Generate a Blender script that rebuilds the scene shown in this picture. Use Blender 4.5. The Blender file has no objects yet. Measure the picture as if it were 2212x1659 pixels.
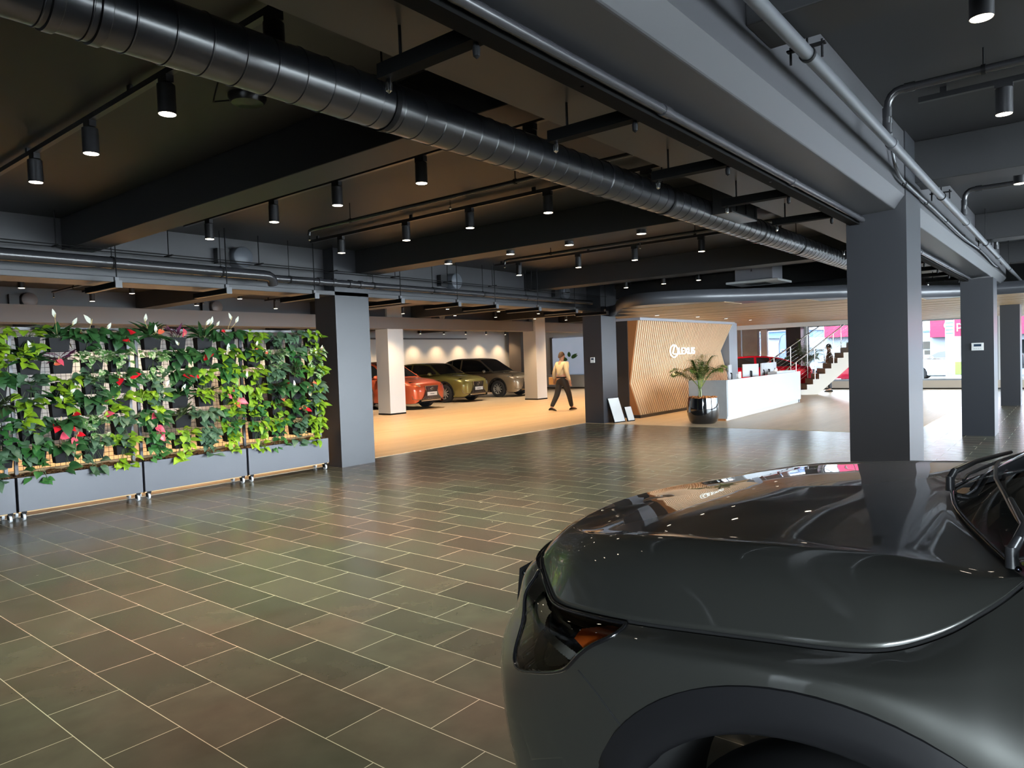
import bpy, bmesh, math, random
from math import sin, cos, pi, radians, sqrt, atan2
from mathutils import Vector, Matrix
random.seed(7)
SC = bpy.context.scene
COL = SC.collection

# ------------------------------------------------------------------ helpers
def lin(h):
    h = h.lstrip('#')
    r = []
    for i in (0, 2, 4):
        c = int(h[i:i+2], 16)/255
        r.append(c/12.92 if c <= .04045 else ((c+.055)/1.055)**2.4)
    return tuple(r)

MATS = {}
def M(name, col=(.5, .5, .5), rough=.5, metal=0., spec=.5, coat=0., coatr=.03, em=None, es=0., noise=None, bump=None, aniso=0., sheen=0.):
    m = bpy.data.materials.new(name); m.use_nodes = True
    if isinstance(col, str): col = lin(col)
    nt = m.node_tree; b = nt.nodes['Principled BSDF']
    b.inputs['Base Color'].default_value = (*col, 1)
    b.inputs['Roughness'].default_value = rough
    b.inputs['Metallic'].default_value = metal
    b.inputs['Specular IOR Level'].default_value = spec
    b.inputs['Coat Weight'].default_value = coat
    b.inputs['Coat Roughness'].default_value = coatr
    if em:
        if isinstance(em, str): em = lin(em)
        b.inputs['Emission Color'].default_value = (*em, 1)
        b.inputs['Emission Strength'].default_value = es
    if noise or bump:
        tc = nt.nodes.new('ShaderNodeTexCoord')
    if noise:
        c2, sc, lo, hi = noise
        if isinstance(c2, str): c2 = lin(c2)
        n = nt.nodes.new('ShaderNodeTexNoise'); n.inputs['Scale'].default_value = sc; n.inputs['Detail'].default_value = 4
        r = nt.nodes.new('ShaderNodeMapRange'); r.inputs['From Min'].default_value = lo; r.inputs['From Max'].default_value = hi
        x = nt.nodes.new('ShaderNodeMix'); x.data_type = 'RGBA'
        x.inputs['A'].default_value = (*col, 1); x.inputs['B'].default_value = (*c2, 1)
        nt.links.new(tc.outputs['Object'], n.inputs['Vector']); nt.links.new(n.outputs['Fac'], r.inputs['Value'])
        nt.links.new(r.outputs['Result'], x.inputs['Factor']); nt.links.new(x.outputs['Result'], b.inputs['Base Color'])
    if bump:
        sc, st = bump
        n = nt.nodes.new('ShaderNodeTexNoise'); n.inputs['Scale'].default_value = sc; n.inputs['Detail'].default_value = 5
        bp = nt.nodes.new('ShaderNodeBump'); bp.inputs['Strength'].default_value = st; bp.inputs['Distance'].default_value = .02
        nt.links.new(tc.outputs['Object'], n.inputs['Vector']); nt.links.new(n.outputs['Fac'], bp.inputs['Height'])
        nt.links.new(bp.outputs['Normal'], b.inputs['Normal'])
    MATS[name] = m
    return m

def glass(name, tint=(1, 1, 1), refl=.12):
    """thin single pane: lets light straight through, mirrors a little by angle"""
    m = bpy.data.materials.new(name); m.use_nodes = True
    nt = m.node_tree; nt.nodes.clear()
    o = nt.nodes.new('ShaderNodeOutputMaterial'); t = nt.nodes.new('ShaderNodeBsdfTransparent'); g = nt.nodes.new('ShaderNodeBsdfGlossy')
    t.inputs['Color'].default_value = (*tint, 1); g.inputs['Roughness'].default_value = .01
    f = nt.nodes.new('ShaderNodeFresnel'); f.inputs['IOR'].default_value = 1.45
    mx = nt.nodes.new('ShaderNodeMixShader')
    nt.links.new(f.outputs[0], mx.inputs[0]); nt.links.new(t.outputs[0], mx.inputs[1]); nt.links.new(g.outputs[0], mx.inputs[2])
    nt.links.new(mx.outputs[0], o.inputs[0])
    return m

class MB:
    def __init__(s): s.v = []; s.f = []; s.m = []
    def add(s, vs, fs, m=0):
        o = len(s.v); s.v += [tuple(v) for v in vs]; s.f += [tuple(i+o for i in f) for f in fs]; s.m += [m]*len(fs); return s
    def box(s, x0, x1, y0, y1, z0, z1, m=0):
        return s.add([(x0,y0,z0),(x1,y0,z0),(x1,y1,z0),(x0,y1,z0),(x0,y0,z1),(x1,y0,z1),(x1,y1,z1),(x0,y1,z1)],
                     [(3,2,1,0),(4,5,6,7),(0,1,5,4),(1,2,6,5),(2,3,7,6),(3,0,4,7)], m)
    def obox(s, c, size, R, m=0):
        a, b, d = [q/2 for q in size]; c = Vector(c)
        vs = [c + R @ Vector((x, y, z)) for z in (-d, d) for x, y in ((-a,-b),(a,-b),(a,b),(-a,b))]
        return s.add(vs, [(3,2,1,0),(4,5,6,7),(0,1,5,4),(1,2,6,5),(2,3,7,6),(3,0,4,7)], m)
    def bar(s, p, q, w, h, m=0, up=(0, 0, 1)):
        p, q = Vector(p), Vector(q); d = (q-p); L = d.length; d.normalize()
        u = Vector(up); x = d.cross(u)
        if x.length < 1e-4: x = d.cross(Vector((1, 0, 0)))
        x.normalize(); z = x.cross(d)
        R = Matrix((x, d, z)).transposed()
        return s.obox((p+q)/2, (w, L, h), R, m)
    def ring(s, c, ax, r, n, ph=0.):
        ax = Vector(ax).normalized(); a = Vector((0, 0, 1)) if abs(ax.z) < .9 else Vector((1, 0, 0))
        x = ax.cross(a).normalized(); y = ax.cross(x)
        return [Vector(c) + r*(cos(2*pi*i/n+ph)*x + sin(2*pi*i/n+ph)*y) for i in range(n)]
    def loft(s, rings, cap=True, m=0, closed=True):
        n = len(rings[0]); o = len(s.v)
        vs = [p for r in rings for p in r]; fs = []
        for i in range(len(rings)-1):
            for j in range(n if closed else n-1):
                k = (j+1) % n
                fs.append((i*n+j, i*n+k, (i+1)*n+k, (i+1)*n+j))
        if cap and closed:
            fs.append(tuple(range(n-1, -1, -1))); fs.append(tuple((len(rings)-1)*n+j for j in range(n)))
        return s.add(vs, fs, m)
    def cyl(s, p, q, r0, r1=None, n=16, m=0, cap=True):
        p, q = Vector(p), Vector(q); r1 = r0 if r1 is None else r1
        return s.loft([s.ring(p, q-p, r0, n), s.ring(q, q-p, r1, n)], cap, m)
    def tube(s, path, r, n=8, m=0, cap=True):
        P = [Vector(p) for p in path]; rings = []
        t = (P[1]-P[0]).normalized(); a = Vector((0, 0, 1)) if abs(t.z) < .9 else Vector((1, 0, 0))
        x = t.cross(a).normalized()
        for i, p in enumerate(P):
            t = (P[min(i+1, len(P)-1)]-P[max(i-1, 0)]).normalized()
            x = (x - x.dot(t)*t).normalized(); y = t.cross(x)
            rr = r[i] if isinstance(r, (list, tuple)) else r
            rings.append([p + rr*(cos(2*pi*k/n)*x + sin(2*pi*k/n)*y) for k in range(n)])
        return s.loft(rings, cap, m)
    def lathe(s, prof, c=(0, 0, 0), n=24, m=0, ax='z', cap=True):
        c = Vector(c); rings = []
        for r, h in prof:
            pts = []
            for i in range(n):
                a = 2*pi*i/n; u, w = r*cos(a), r*sin(a)
                pts.append(c + (Vector((u, w, h)) if ax == 'z' else Vector((h, u, w)) if ax == 'x' else Vector((w, h, u))))
            rings.append(pts)
        return s.loft(rings, cap, m)
    def grid(s, rows, m=0):
        n = len(rows[0]); vs = [p for r in rows for p in r]
        fs = [(i*n+j, i*n+j+1, (i+1)*n+j+1, (i+1)*n+j) for i in range(len(rows)-1) for j in range(n-1)]
        return s.add(vs, fs, m)
    def prism(s, poly, vec, m=0):
        n = len(poly); v = Vector(vec); a = [Vector(p) for p in poly]; b = [p+v for p in a]
        fs = [tuple(range(n-1, -1, -1)), tuple(range(n, 2*n))] + [(i, (i+1) % n, n+(i+1) % n, n+i) for i in range(n)]
        return s.add(a+b, fs, m)
    def sphere(s, c, r, n=12, m=0, sc=(1, 1, 1)):
        c = Vector(c); rings = []
        k = n//2+1
        for i in range(k):
            th = pi*(i+.02)/(k-1+.04); rings.append([c + Vector((r*sc[0]*sin(th)*cos(2*pi*j/n), r*sc[1]*sin(th)*sin(2*pi*j/n), -r*sc[2]*cos(th))) for j in range(n)])
        return s.loft(rings, True, m)
    def build(s, name, mat, parent=None, world=True, smooth=None, bevel=0., sub=0, solid=0., rot=None, loc=None):
        me = bpy.data.meshes.new(name)
        off = Vector((0, 0, 0))
        if world and parent is not None:
            p = parent
            while p is not None: off += p.location; p = p.parent
        me.from_pydata([tuple(Vector(v)-off) for v in s.v], [], s.f)
        mats = mat if isinstance(mat, (list, tuple)) else [mat]
        for mm in mats: me.materials.append(mm)
        if len(mats) > 1: me.polygons.foreach_set('material_index', s.m)
        bm = bmesh.new(); bm.from_mesh(me); bmesh.ops.recalc_face_normals(bm, faces=bm.faces); bm.to_mesh(me); bm.free()
        if smooth is not None:
            me.polygons.foreach_set('use_smooth', [True]*len(me.polygons))
            if smooth < 179: me.set_sharp_from_angle(angle=radians(smooth))
        o = bpy.data.objects.new(name, me); COL.objects.link(o)
        if parent is not None: o.parent = parent
        if loc: o.location = loc
        if rot: o.rotation_euler = rot
        if bevel:
            b = o.modifiers.new('bevel', 'BEVEL'); b.width = bevel; b.segments = 2; b.limit_method = 'ANGLE'; b.angle_limit = radians(40)
        if solid:
            b = o.modifiers.new('solid', 'SOLIDIFY'); b.thickness = solid; b.offset = 0
        if sub:
            b = o.modifiers.new('sub', 'SUBSURF'); b.levels = sub; b.render_levels = sub
        return o

def tag(o, label=None, cat=None, group=None, kind=None):
    if label: o['label'] = label
    if cat: o['category'] = cat
    if group: o['group'] = group
    if kind: o['kind'] = kind
    return o
def thing(name, label, cat, loc=(0, 0, 0), rz=0., group=None):
    o = bpy.data.objects.new(name, None); COL.objects.link(o); o.location = loc; o.rotation_euler = (0, 0, rz); o.empty_display_size = .1
    return tag(o, label, cat, group)
def struct(name, mb, mat, label=None, **k):
    o = mb.build(name, mat, **k); o['kind'] = 'structure'
    if label: o['label'] = label
    return o
def box(x0, x1, y0, y1, z0, z1): return MB().box(x0, x1, y0, y1, z0, z1)
KIDS = {}
def copy_tree(o, parent=None):
    c = o.copy(); COL.objects.link(c)
    if parent is not None: c.parent = parent
    for ch in [q for q in bpy.data.objects if q.parent == o and q != c]: copy_tree(ch, c)
    return c
ORD = ['first', 'second', 'third', 'fourth', 'fifth', 'sixth', 'seventh', 'eighth', 'ninth', 'tenth', 'eleventh', 'twelfth', 'thirteenth', 'fourteenth']

def text_part(name, body, size, mat, parent, loc, rot, depth=.01, sx=1., align='LEFT', spacing=1.):
    """extruded lettering turned into a mesh"""
    cu = bpy.data.curves.new(name, 'FONT'); cu.body = body; cu.size = size; cu.extrude = depth; cu.align_x = align; cu.align_y = 'CENTER'; cu.space_character = spacing
    t = bpy.data.objects.new('lettering_source', cu)
    COL.objects.link(t)
    dg = bpy.context.evaluated_depsgraph_get(); dg.update()
    me = bpy.data.meshes.new_from_object(t.evaluated_get(dg)); me.name = name
    bpy.data.objects.remove(t); bpy.data.curves.remove(cu)
    me.materials.clear(); me.materials.append(mat)
    o = bpy.data.objects.new(name, me); COL.objects.link(o); o.parent = parent; o.location = loc; o.rotation_euler = rot; o.scale = (sx, 1, 1)
    return o

# ------------------------------------------------------------------ camera
H = 1.53
cam = bpy.data.cameras.new('camera'); co = bpy.data.objects.new('camera', cam); COL.objects.link(co)
cam.sensor_width = 36; cam.lens = 36*1529.2/2212; cam.clip_start = .02; cam.clip_end = 300
yaw, pitch, roll = radians(38.888), radians(-1.920), radians(-1.975)
fw = Vector((cos(pitch)*cos(yaw), cos(pitch)*sin(yaw), sin(pitch))); rt = Vector((sin(yaw), -cos(yaw), 0)); up = rt.cross(fw)
rt, up = cos(roll)*rt + sin(roll)*up, -sin(roll)*rt + cos(roll)*up
R = Matrix((rt, up, -fw)).transposed()
co.matrix_world = Matrix.Translation((0, 0, H)) @ R.to_4x4()
SC.camera = co
SC.view_settings.view_transform = 'Standard'; SC.view_settings.look = 'None'; SC.view_settings.gamma = 1; SC.view_settings.exposure = 0.6
SC.view_settings.use_curve_mapping = False
cy = SC.cycles
cy.max_bounces = 7; cy.diffuse_bounces = 3; cy.glossy_bounces = 4; cy.transmission_bounces = 4; cy.transparent_max_bounces = 10
cy.use_denoising = True; cy.sample_clamp_indirect = 4.0; cy.sample_clamp_direct = 0
cy.caustics_reflective = False; cy.caustics_refractive = False; cy.blur_glossy = .5

# ------------------------------------------------------------------ world (bright overcast day)
w = bpy.data.worlds.new('overcast'); SC.world = w; w.use_nodes = True
bg = w.node_tree.nodes['Background']; bg.inputs['Color'].default_value = (.79, .91, 1.0, 1); bg.inputs['Strength'].default_value = 36.0
X0_ = -6.0
def portal(loc, sx, sy, rot):
    l = bpy.data.lights.new('daylight_portal', 'AREA'); l.shape = 'RECTANGLE'; l.size = sx; l.size_y = sy; l.cycles.is_portal = True
    o = bpy.data.objects.new('daylight_portal', l); COL.objects.link(o); o.location = loc; o.rotation_euler = rot
portal((16.1, -6.42, 1.6), 26.0, 2.9, (pi/2, 0, 0))
portal((X0_-.02+.1, -3.2, 1.5), 2.5, 4.2, (0, -pi/2, 0))  # portal for the added window in the left wall
portal((28.9, 2.3, 1.45), 2.5, 17.2, (0, pi/2, 0))

# ------------------------------------------------------------------ materials
black_ceiling = M('black_ceiling_paint', (.020, .020, .022), .5, spec=.4)
soffit_black = M('black_soffit_paint', (.045, .045, .05), .42, spec=.5, bump=(2., .03))
col_dark = M('charcoal_column_paint', (.027, .0285, .034), .38, spec=.5)
white_wall = M('white_wall_paint', (.78, .78, .77), .7)
cream = M('white_column_paint', (.8, .79, .77), .6)
grey_conc = M('grey_render', (.33, .33, .33), .7, noise=((.27, .27, .27), 3., .3, .7))
steel = M('galvanised_steel', (.45, .46, .48), .35, metal=1.)
black_metal = M('black_metal', (.006, .006, .007), .55, spec=.15)
rail_black = M('rail_black', (.004, .004, .004), .7, spec=.05)
satin_black = M('satin_black', (.02, .02, .022), .3)
pipe_black = M('black_pipe_paint', (.03, .03, .034), .25)
pipe_grey = M('grey_pipe_paint', (.10, .105, .115), .28)
duct_mat = M('black_duct_paint', (.012, .013, .017), .4, spec=.25, coat=1., coatr=.24)
chrome = M('chrome', (.75, .76, .78), .12, metal=1.)
white_plastic = M('white_plastic', (.8, .8, .78), .35)
alu = M('white_aluminium', (.72, .74, .76), .4)
lamp_lens = M('lamp_lens', (1, .9, .75), .4, em=(1, .86, .66), es=9.)
clear = glass('window_glass')
tinted = glass('tinted_window_glass', (.21, .22, .23))

def tile_material():
    m = bpy.data.materials.new('slate_floor_tile'); m.use_nodes = True
    nt = m.node_tree; b = nt.nodes['Principled BSDF']; N = nt.nodes.new; L = nt.links.new
    geo = N('ShaderNodeTexCoord'); sep = N('ShaderNodeSeparateXYZ'); L(geo.outputs['Object'], sep.inputs[0])
    ax = N('ShaderNodeMath'); ax.operation = 'SUBTRACT'; L(sep.outputs['Y'], ax.inputs[0]); ax.inputs[1].default_value = .02 - 200*.6044
    ay = N('ShaderNodeMath'); ay.operation = 'SUBTRACT'; L(sep.outputs['X'], ay.inputs[0]); ay.inputs[1].default_value = .1727 - 200*.309
    cb = N('ShaderNodeCombineXYZ'); L(ax.outputs[0], cb.inputs[0]); L(ay.outputs[0], cb.inputs[1])
    br = N('ShaderNodeTexBrick'); L(cb.outputs[0], br.inputs['Vector'])
    br.offset = .5; br.offset_frequency = 2; br.squash = 1.
    br.inputs['Scale'].default_value = 1; br.inputs['Brick Width'].default_value = .6044; br.inputs['Row Height'].default_value = .309
    br.inputs['Mortar Size'].default_value = .0019; br.inputs['Mortar Smooth'].default_value = .15; br.inputs['Bias'].default_value = 0
    br.inputs['Color1'].default_value = (.055, .055, .047, 1); br.inputs['Color2'].default_value = (.085, .080, .068, 1); br.inputs['Mortar'].default_value = (.42, .40, .35, 1)
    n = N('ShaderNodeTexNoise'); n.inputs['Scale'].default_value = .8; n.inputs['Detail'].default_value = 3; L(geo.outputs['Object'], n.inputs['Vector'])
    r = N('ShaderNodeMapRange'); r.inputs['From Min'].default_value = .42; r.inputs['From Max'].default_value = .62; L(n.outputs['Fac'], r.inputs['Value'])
    tint = N('ShaderNodeMix'); tint.data_type = 'RGBA'; tint.inputs['A'].default_value = (.95, 1.04, .86, 1); tint.inputs['B'].default_value = (1.16, .95, .82, 1); L(r.outputs['Result'], tint.inputs['Factor'])  # olive-brown blotches: warm light and camera chroma put into the tile colour
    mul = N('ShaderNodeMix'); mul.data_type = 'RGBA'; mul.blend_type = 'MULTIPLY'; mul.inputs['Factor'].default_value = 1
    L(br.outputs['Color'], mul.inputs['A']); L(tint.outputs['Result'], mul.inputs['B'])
    n2 = N('ShaderNodeTexNoise'); n2.inputs['Scale'].default_value = 6; n2.inputs['Detail'].default_value = 6; L(geo.outputs['Object'], n2.inputs['Vector'])
    r2 = N('ShaderNodeMapRange'); r2.inputs['To Min'].default_value = .75; r2.inputs['To Max'].default_value = 1.3; L(n2.outputs['Fac'], r2.inputs['Value'])
    mul2 = N('ShaderNodeMix'); mul2.data_type = 'RGBA'; mul2.blend_type = 'MULTIPLY'; mul2.inputs['Factor'].default_value = 1
    L(mul.outputs['Result'], mul2.inputs['A']); L(r2.outputs['Result'], mul2.inputs['B'])
    L(mul2.outputs['Result'], b.inputs['Base Color'])
    rr = N('ShaderNodeMapRange'); rr.inputs['To Min'].default_value = .2; rr.inputs['To Max'].default_value = .3; L(n2.outputs['Fac'], rr.inputs['Value'])
    mr = N('ShaderNodeMix'); mr.data_type = 'FLOAT'; L(br.outputs['Fac'], mr.inputs['Factor']); L(rr.outputs['Result'], mr.inputs['A']); mr.inputs['B'].default_value = .8
    L(mr.outputs['Result'], b.inputs['Roughness'])
    bp = N('ShaderNodeBump'); bp.inputs['Strength'].default_value = .12; bp.inputs['Distance'].default_value = .003
    inv = N('ShaderNodeMath'); inv.operation = 'MULTIPLY_ADD'; L(br.outputs['Fac'], inv.inputs[0]); inv.inputs[1].default_value = -2.; L(n2.outputs['Fac'], inv.inputs[2])
    L(inv.outputs[0], bp.inputs['Height']); L(bp.outputs['Normal'], b.inputs['Normal'])
    return m
def plank_material(name, c1, c2, gap, wd, ln, rough, along='x'):
    m = bpy.data.materials.new(name); m.use_nodes = True
    nt = m.node_tree; b = nt.nodes['Principled BSDF']; N = nt.nodes.new; L = nt.links.new
    geo = N('ShaderNodeTexCoord'); sep = N('ShaderNodeSeparateXYZ'); L(geo.outputs['Object'], sep.inputs[0]); cb = N('ShaderNodeCombineXYZ')
    L(sep.outputs['X' if along == 'x' else 'Y'], cb.inputs[0]); L(sep.outputs['Y' if along == 'x' else 'X'], cb.inputs[1])
    br = N('ShaderNodeTexBrick'); L(cb.outputs[0], br.inputs['Vector']); br.offset = .37; br.offset_frequency = 3
    br.inputs['Scale'].default_value = 1; br.inputs['Brick Width'].default_value = ln; br.inputs['Row Height'].default_value = wd
    br.inputs['Mortar Size'].default_value = .0012; br.inputs['Color1'].default_value = (*c1, 1); br.inputs['Color2'].default_value = (*c2, 1); br.inputs['Mortar'].default_value = (*gap, 1)
    mp = N('ShaderNodeMapping'); mp.inputs['Scale'].default_value = (2, 40, 2) if along == 'x' else (40, 2, 2); L(geo.outputs['Object'], mp.inputs['Vector'])
    n = N('ShaderNodeTexNoise'); n.inputs['Scale'].default_value = 1; n.inputs['Detail'].default_value = 5; L(mp.outputs[0], n.inputs['Vector'])
    r = N('ShaderNodeMapRange'); r.inputs['To Min'].default_value = .8; r.inputs['To Max'].default_value = 1.18; L(n.outputs['Fac'], r.inputs['Value'])
    mul = N('ShaderNodeMix'); mul.data_type = 'RGBA'; mul.blend_type = 'MULTIPLY'; mul.inputs['Factor'].default_value = 1
    L(br.outputs['Color'], mul.inputs['A']); L(r.outputs['Result'], mul.inputs['B']); L(mul.outputs['Result'], b.inputs['Base Color'])
    b.inputs['Roughness'].default_value = rough
    return m
tile = tile_material()
oak_floor = plank_material('oak_plank_floor', (.56, .41, .25), (.64, .48, .31), (.3, .2, .1), .19, 1.4, .38)
# ------------------------------------------------------------------ the setting
X0, X1, YF, YB, CZ = -6.0, 29.0, -6.5, 24.4, 3.30
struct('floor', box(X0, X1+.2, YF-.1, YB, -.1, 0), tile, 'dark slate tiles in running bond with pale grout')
fl = MB().prism([(X0, 9.07, 0), (13.95, 9.07, 0), (13.95, 2.35, 0), (X1, 2.35, 0), (X1, 11.2, 0), (30.6, 11.2, 0), (30.6, YB, 0), (X0, YB, 0)], (0, 0, .004))
struct('floor', fl, oak_floor, 'pale oak plank floor beyond the dark tiles')
struct('ceiling', box(X0, 31, YF-.2, YB+.2, CZ, CZ+.2), black_ceiling, 'black painted ceiling')
struct('wall_back', box(X0, 30.7, YB, YB+.2, 0, CZ), white_wall, 'white wall behind the row of parked cars')
dwp = M('dark_wall_paint', (.12, .12, .125), .7)
for a_, b_, c_, d_ in ((YF, -5.3, 0, CZ), (-1.1, YB, 0, CZ), (-5.3, -1.1, 0, .2), (-5.3, -1.1, 2.8, CZ)): struct('wall_left', box(X0-.2, X0, a_, b_, c_, d_), dwp)
struct('wall_right', box(30.6, 30.8, 11.2, YB, 0, CZ), M('pale_blue_wall', (.5, .55, .6), .6), 'pale wall at the far end')
struct('wall_right', box(X1-.05, 30.7, 11.05, 11.2, 0, CZ), grey_conc)
struct('baseboard_back', box(X0, 30.6, YB-.02, YB, 0.004, .1), black_metal)

# columns on their grid
def column(x, y, top, mat, label, w=.64, d=.46, base=None):
    c = struct('column', box(x, x+w, y, y+d, 0, top), mat, label)
    if base: struct('trim_1', box(x-.004, x+w+.004, y-.004, y+d+.004, .004, .05), base, 'dark base strip of the white column')
    return c
column(6.62, 1.12, CZ, col_dark, 'large dark column right of centre behind the car bonnet', .66)
column(14.04, 1.13, 2.62, col_dark, 'dark column with a thermostat right of the largest column')
column(21.1, 1.17, 2.5, col_dark, 'dark column at the right edge of the photo', .66, .40)
column(6.64, 8.70, CZ, col_dark, 'dark column at the right end of the green wall', .64, .5)
column(13.96, 8.58, CZ, col_dark, 'dark column with two frames leaning on it', .66, .5)
column(21.5, 8.58, CZ, M('grey_column_paint', (.2, .22, .25), .5), 'grey column behind the right end of the slatted wall', .66, .5)
column(28.3, 8.45, CZ, col_dark, 'dark column by the far windows behind the palm', .5, .55)
column(14.25, 16.22, CZ, cream, 'white column left of the parked cars', .62, .55, base=black_metal)
column(21.35, 16.0, CZ, cream, 'white column right of the parked cars', .62, .6, base=black_metal)
column(29.6, 23.2, CZ, M('brown_column_paint', (.1, .085, .075), .6), 'dark column in the far corner behind the white column', .7, .8)
column(-.85, 8.7, CZ, col_dark, 'dark column', .64, .5)
column(-.85, 1.12, CZ, col_dark, 'dark column', .64, .46)

# long beams (along X)
pr = [(0, 1.13, CZ), (0, 1.13, 2.775), (0, 1.205, 2.672), (0, 1.575, 2.655), (0, 1.575, CZ)]
struct('beam', MB().prism([(X0, y, z) for _, y, z in pr], (22.6, 0, 0)), soffit_black, 'boxed beam running over the large column', bevel=.008)
struct('beam', box(X0, 14.9, 1.575, 2.165, 2.775, 2.83), soffit_black, 'flat ledge beside the boxed beam')
struct('beam', box(X0, 14.95, 8.70, 9.2, 2.59, 2.655), soffit_black, 'beam flange over the green wall', bevel=.006)
struct('beam', box(X0, 14.95, 8.95, 9.2, 2.655, CZ), soffit_black, 'deep beam above the green wall')
struct('beam', box(X0, 30.6, 16.1, 16.75, 2.60, 2.95), M('grey_beam_paint', (.13, .13, .135), .6), 'grey beam over the white columns')
struct('beam', box(X0, 30.6, 16.3, 16.75, 2.95, CZ), soffit_black)
# cross beams (along Y)
for x0, x1, lb in ((3.1, 3.42, 'nearest cross beam left of centre'), (7.05, 7.42, 'cross beam at the left dark column'), (11.6, 12.0, 'third cross beam'), (15.3, 15.6, 'fourth cross beam')):
    struct('beam', box(x0, x1, 2.0, 8.95, 2.945, CZ), black_ceiling, lb, bevel=.006)
    struct('beam', box(x0, x1, YF, 1.13, 2.945, CZ), black_ceiling, lb + ' right of the boxed beam', bevel=.006)
for x0, x1 in ((3.1, 3.42), (7.05, 7.42), (11.6, 12.0), (15.3, 15.6), (19.3, 19.65), (23.3, 23.65)):
    struct('beam', box(x0, x1, 9.2, 16.3, 2.945, CZ), black_ceiling, bevel=.006)
    struct('beam', box(x0, x1, 16.75, YB, 2.945, CZ), black_ceiling)
struct('beam', box(-1.1, -.75, 1.6, 8.95, 2.945, CZ), black_ceiling)

# slatted timber ceiling over reception, with its curved dark fascia
fas = [(14.95, 9.6), (14.2, 8.4), (13.05, 7.6), (12.25, 7.0), (11.9, 6.5), (11.95, 6.0), (12.3, 5.4), (12.95, 4.75), (13.6, 3.95), (14.2, 3.2), (15.0, 2.75), (15.7, 2.4), (16.3, 1.8), (16.45, 1.2), (16.5, -.5), (16.5, -6.4)]
def smooth_path(P, n=6):
    out = []
    for i in range(len(P)-1):
        p0, p1, p2, p3 = P[max(i-1, 0)], P[i], P[i+1], P[min(i+2, len(P)-1)]
        for k in range(n):
            t = k/n
            out.append(tuple(.5*((2*p1[j]) + (-p0[j]+p2[j])*t + (2*p0[j]-5*p1[j]+4*p2[j]-p3[j])*t*t + (-p0[j]+3*p1[j]-3*p2[j]+p3[j])*t**3) for j in range(len(p1))))
    out.append(tuple(P[-1])); return out
fs = smooth_path(fas)
fb = MB(); fb.grid([[(x, y, z) for x, y in fs] for z in (2.47, 2.70)])
struct('trim_2', fb, M('dark_fascia', (.05, .052, .06), .35), 'curved dark fascia of the slatted timber ceiling', solid=.03, smooth=180)
def fx(y):
    b = None
    for (xa, ya), (xb, yb) in zip(fs, fs[1:]):
        if min(ya, yb) <= y <= max(ya, yb) and abs(ya-yb) > 1e-6:
            q = xa + (xb-xa)*(y-ya)/(yb-ya); b = q if b is None else min(b, q)
    return b if b is not None else 16.4
oak_slat = plank_material('oak_slat', (.52, .36, .2), (.6, .42, .25), (.4, .27, .14), .3, 2.2, .45, 'y')
sl = MB(); gapm = MB()
x = 11.6
yy = [9.5-.05*i for i in range(320)]
while x < 28.9:
    run = None; segs = []
    for y in yy:
        ok = fx(y) + .02 < x and not (x > 24.6 and y > 4.45)
        if ok and run is None: run = y
        if (not ok or y == yy[-1]) and run is not None:
            segs.append((y, run)); run = None
    for a, b in segs:
        if b-a > .1: sl.box(x, x+.87, a, b, 2.465, 2.4704)
    x += 1.0
ceil2 = struct('ceiling', sl, oak_slat, 'slatted oak ceiling over the reception desk')
bk = MB(); bk.prism([(x, y, 2.4705) for x, y in fs] + [(29, -6.4, 2.4705), (29, 4.45, 2.4705), (24.6, 4.45, 2.4705), (24.6, 9.6, 2.4705)], (0, 0, .03))  # black sheet nearly flush with the slats, for the shade in their gaps
struct('ceiling', bk, satin_black, 'black sheet put in as the shade between the oak slats')
struct('wall_right', box(24.6, 24.75, 4.45, 10.4, 2.32, CZ), white_wall, 'white edge of the stair opening')
struct('trim_3', box(14.95, 24.6, 9.55, 9.65, 2.47, CZ), satin_black)

# glazed front at the far end and along the right-hand side
def window(n, x0, x1, y0, y1, z0, z1, axis, cuts=1, frame=alu, t=.06, pane=None):
    w = MB()
    if axis == 'x':      # plane at constant x
        w.box(x0, x1, y0, y1, z0, z0+t); w.box(x0, x1, y0, y1, z1-t, z1)
        for i in range(cuts+1):
            y = y0 + (y1-y0-t)*i/cuts; w.box(x0, x1, y, y+t, z0+t, z1-t)
    else:
        w.box(x0, x1, y0, y1, z0, z0+t); w.box(x0, x1, y0, y1, z1-t, z1)
        for i in range(cuts+1):
            x = x0 + (x1-x0-t)*i/cuts; w.box(x, x+t, y0, y1, z0+t, z1-t)
    o = struct('window_%d' % n, w, frame)
    p = MB()
    if axis == 'x': p.add([((x0+x1)/2, y0, z0), ((x0+x1)/2, y1, z0), ((x0+x1)/2, y1, z1), ((x0+x1)/2, y0, z1)], [(0, 1, 2, 3)])
    else: p.add([(x0, (y0+y1)/2, z0), (x1, (y0+y1)/2, z0), (x1, (y0+y1)/2, z1), (x0, (y0+y1)/2, z1)], [(0, 1, 2, 3)])
    p.build('pane', pane or (tinted if axis == 'x' else clear), o)
    return o
n = 1
window(0, X0-.15, X0-.07, -5.3, -1.1, .2, 2.8, 'x', 2, black_metal, pane=clear)  # unseen window behind the camera, added to light the car flank and duct
grey_frame = M('grey_window_frame', (.35, .38, .42), .4)
for a, b, z0, z1, c in ((10.95, 11.2, .0, 2.75, 1), (9.15, 10.35, .3, 2.42, 1), (5.0, 8.4, .3, 2.47, 2), (2.2, 4.5, .3, 2.47, 1), (-1.5, 2.2, .3, 2.47, 2), (-6.4, -1.5, .3, 2.47, 3)):
    window(n, X1-.03, X1+.05, a, b, z0, z1, 'x', c, grey_frame if a > 2 else alu); n += 1
struct('wall_right', box(X1-.1, X1+.15, 10.35, 10.95, 0, CZ), grey_conc, 'grey wall piece between the far windows')
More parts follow.
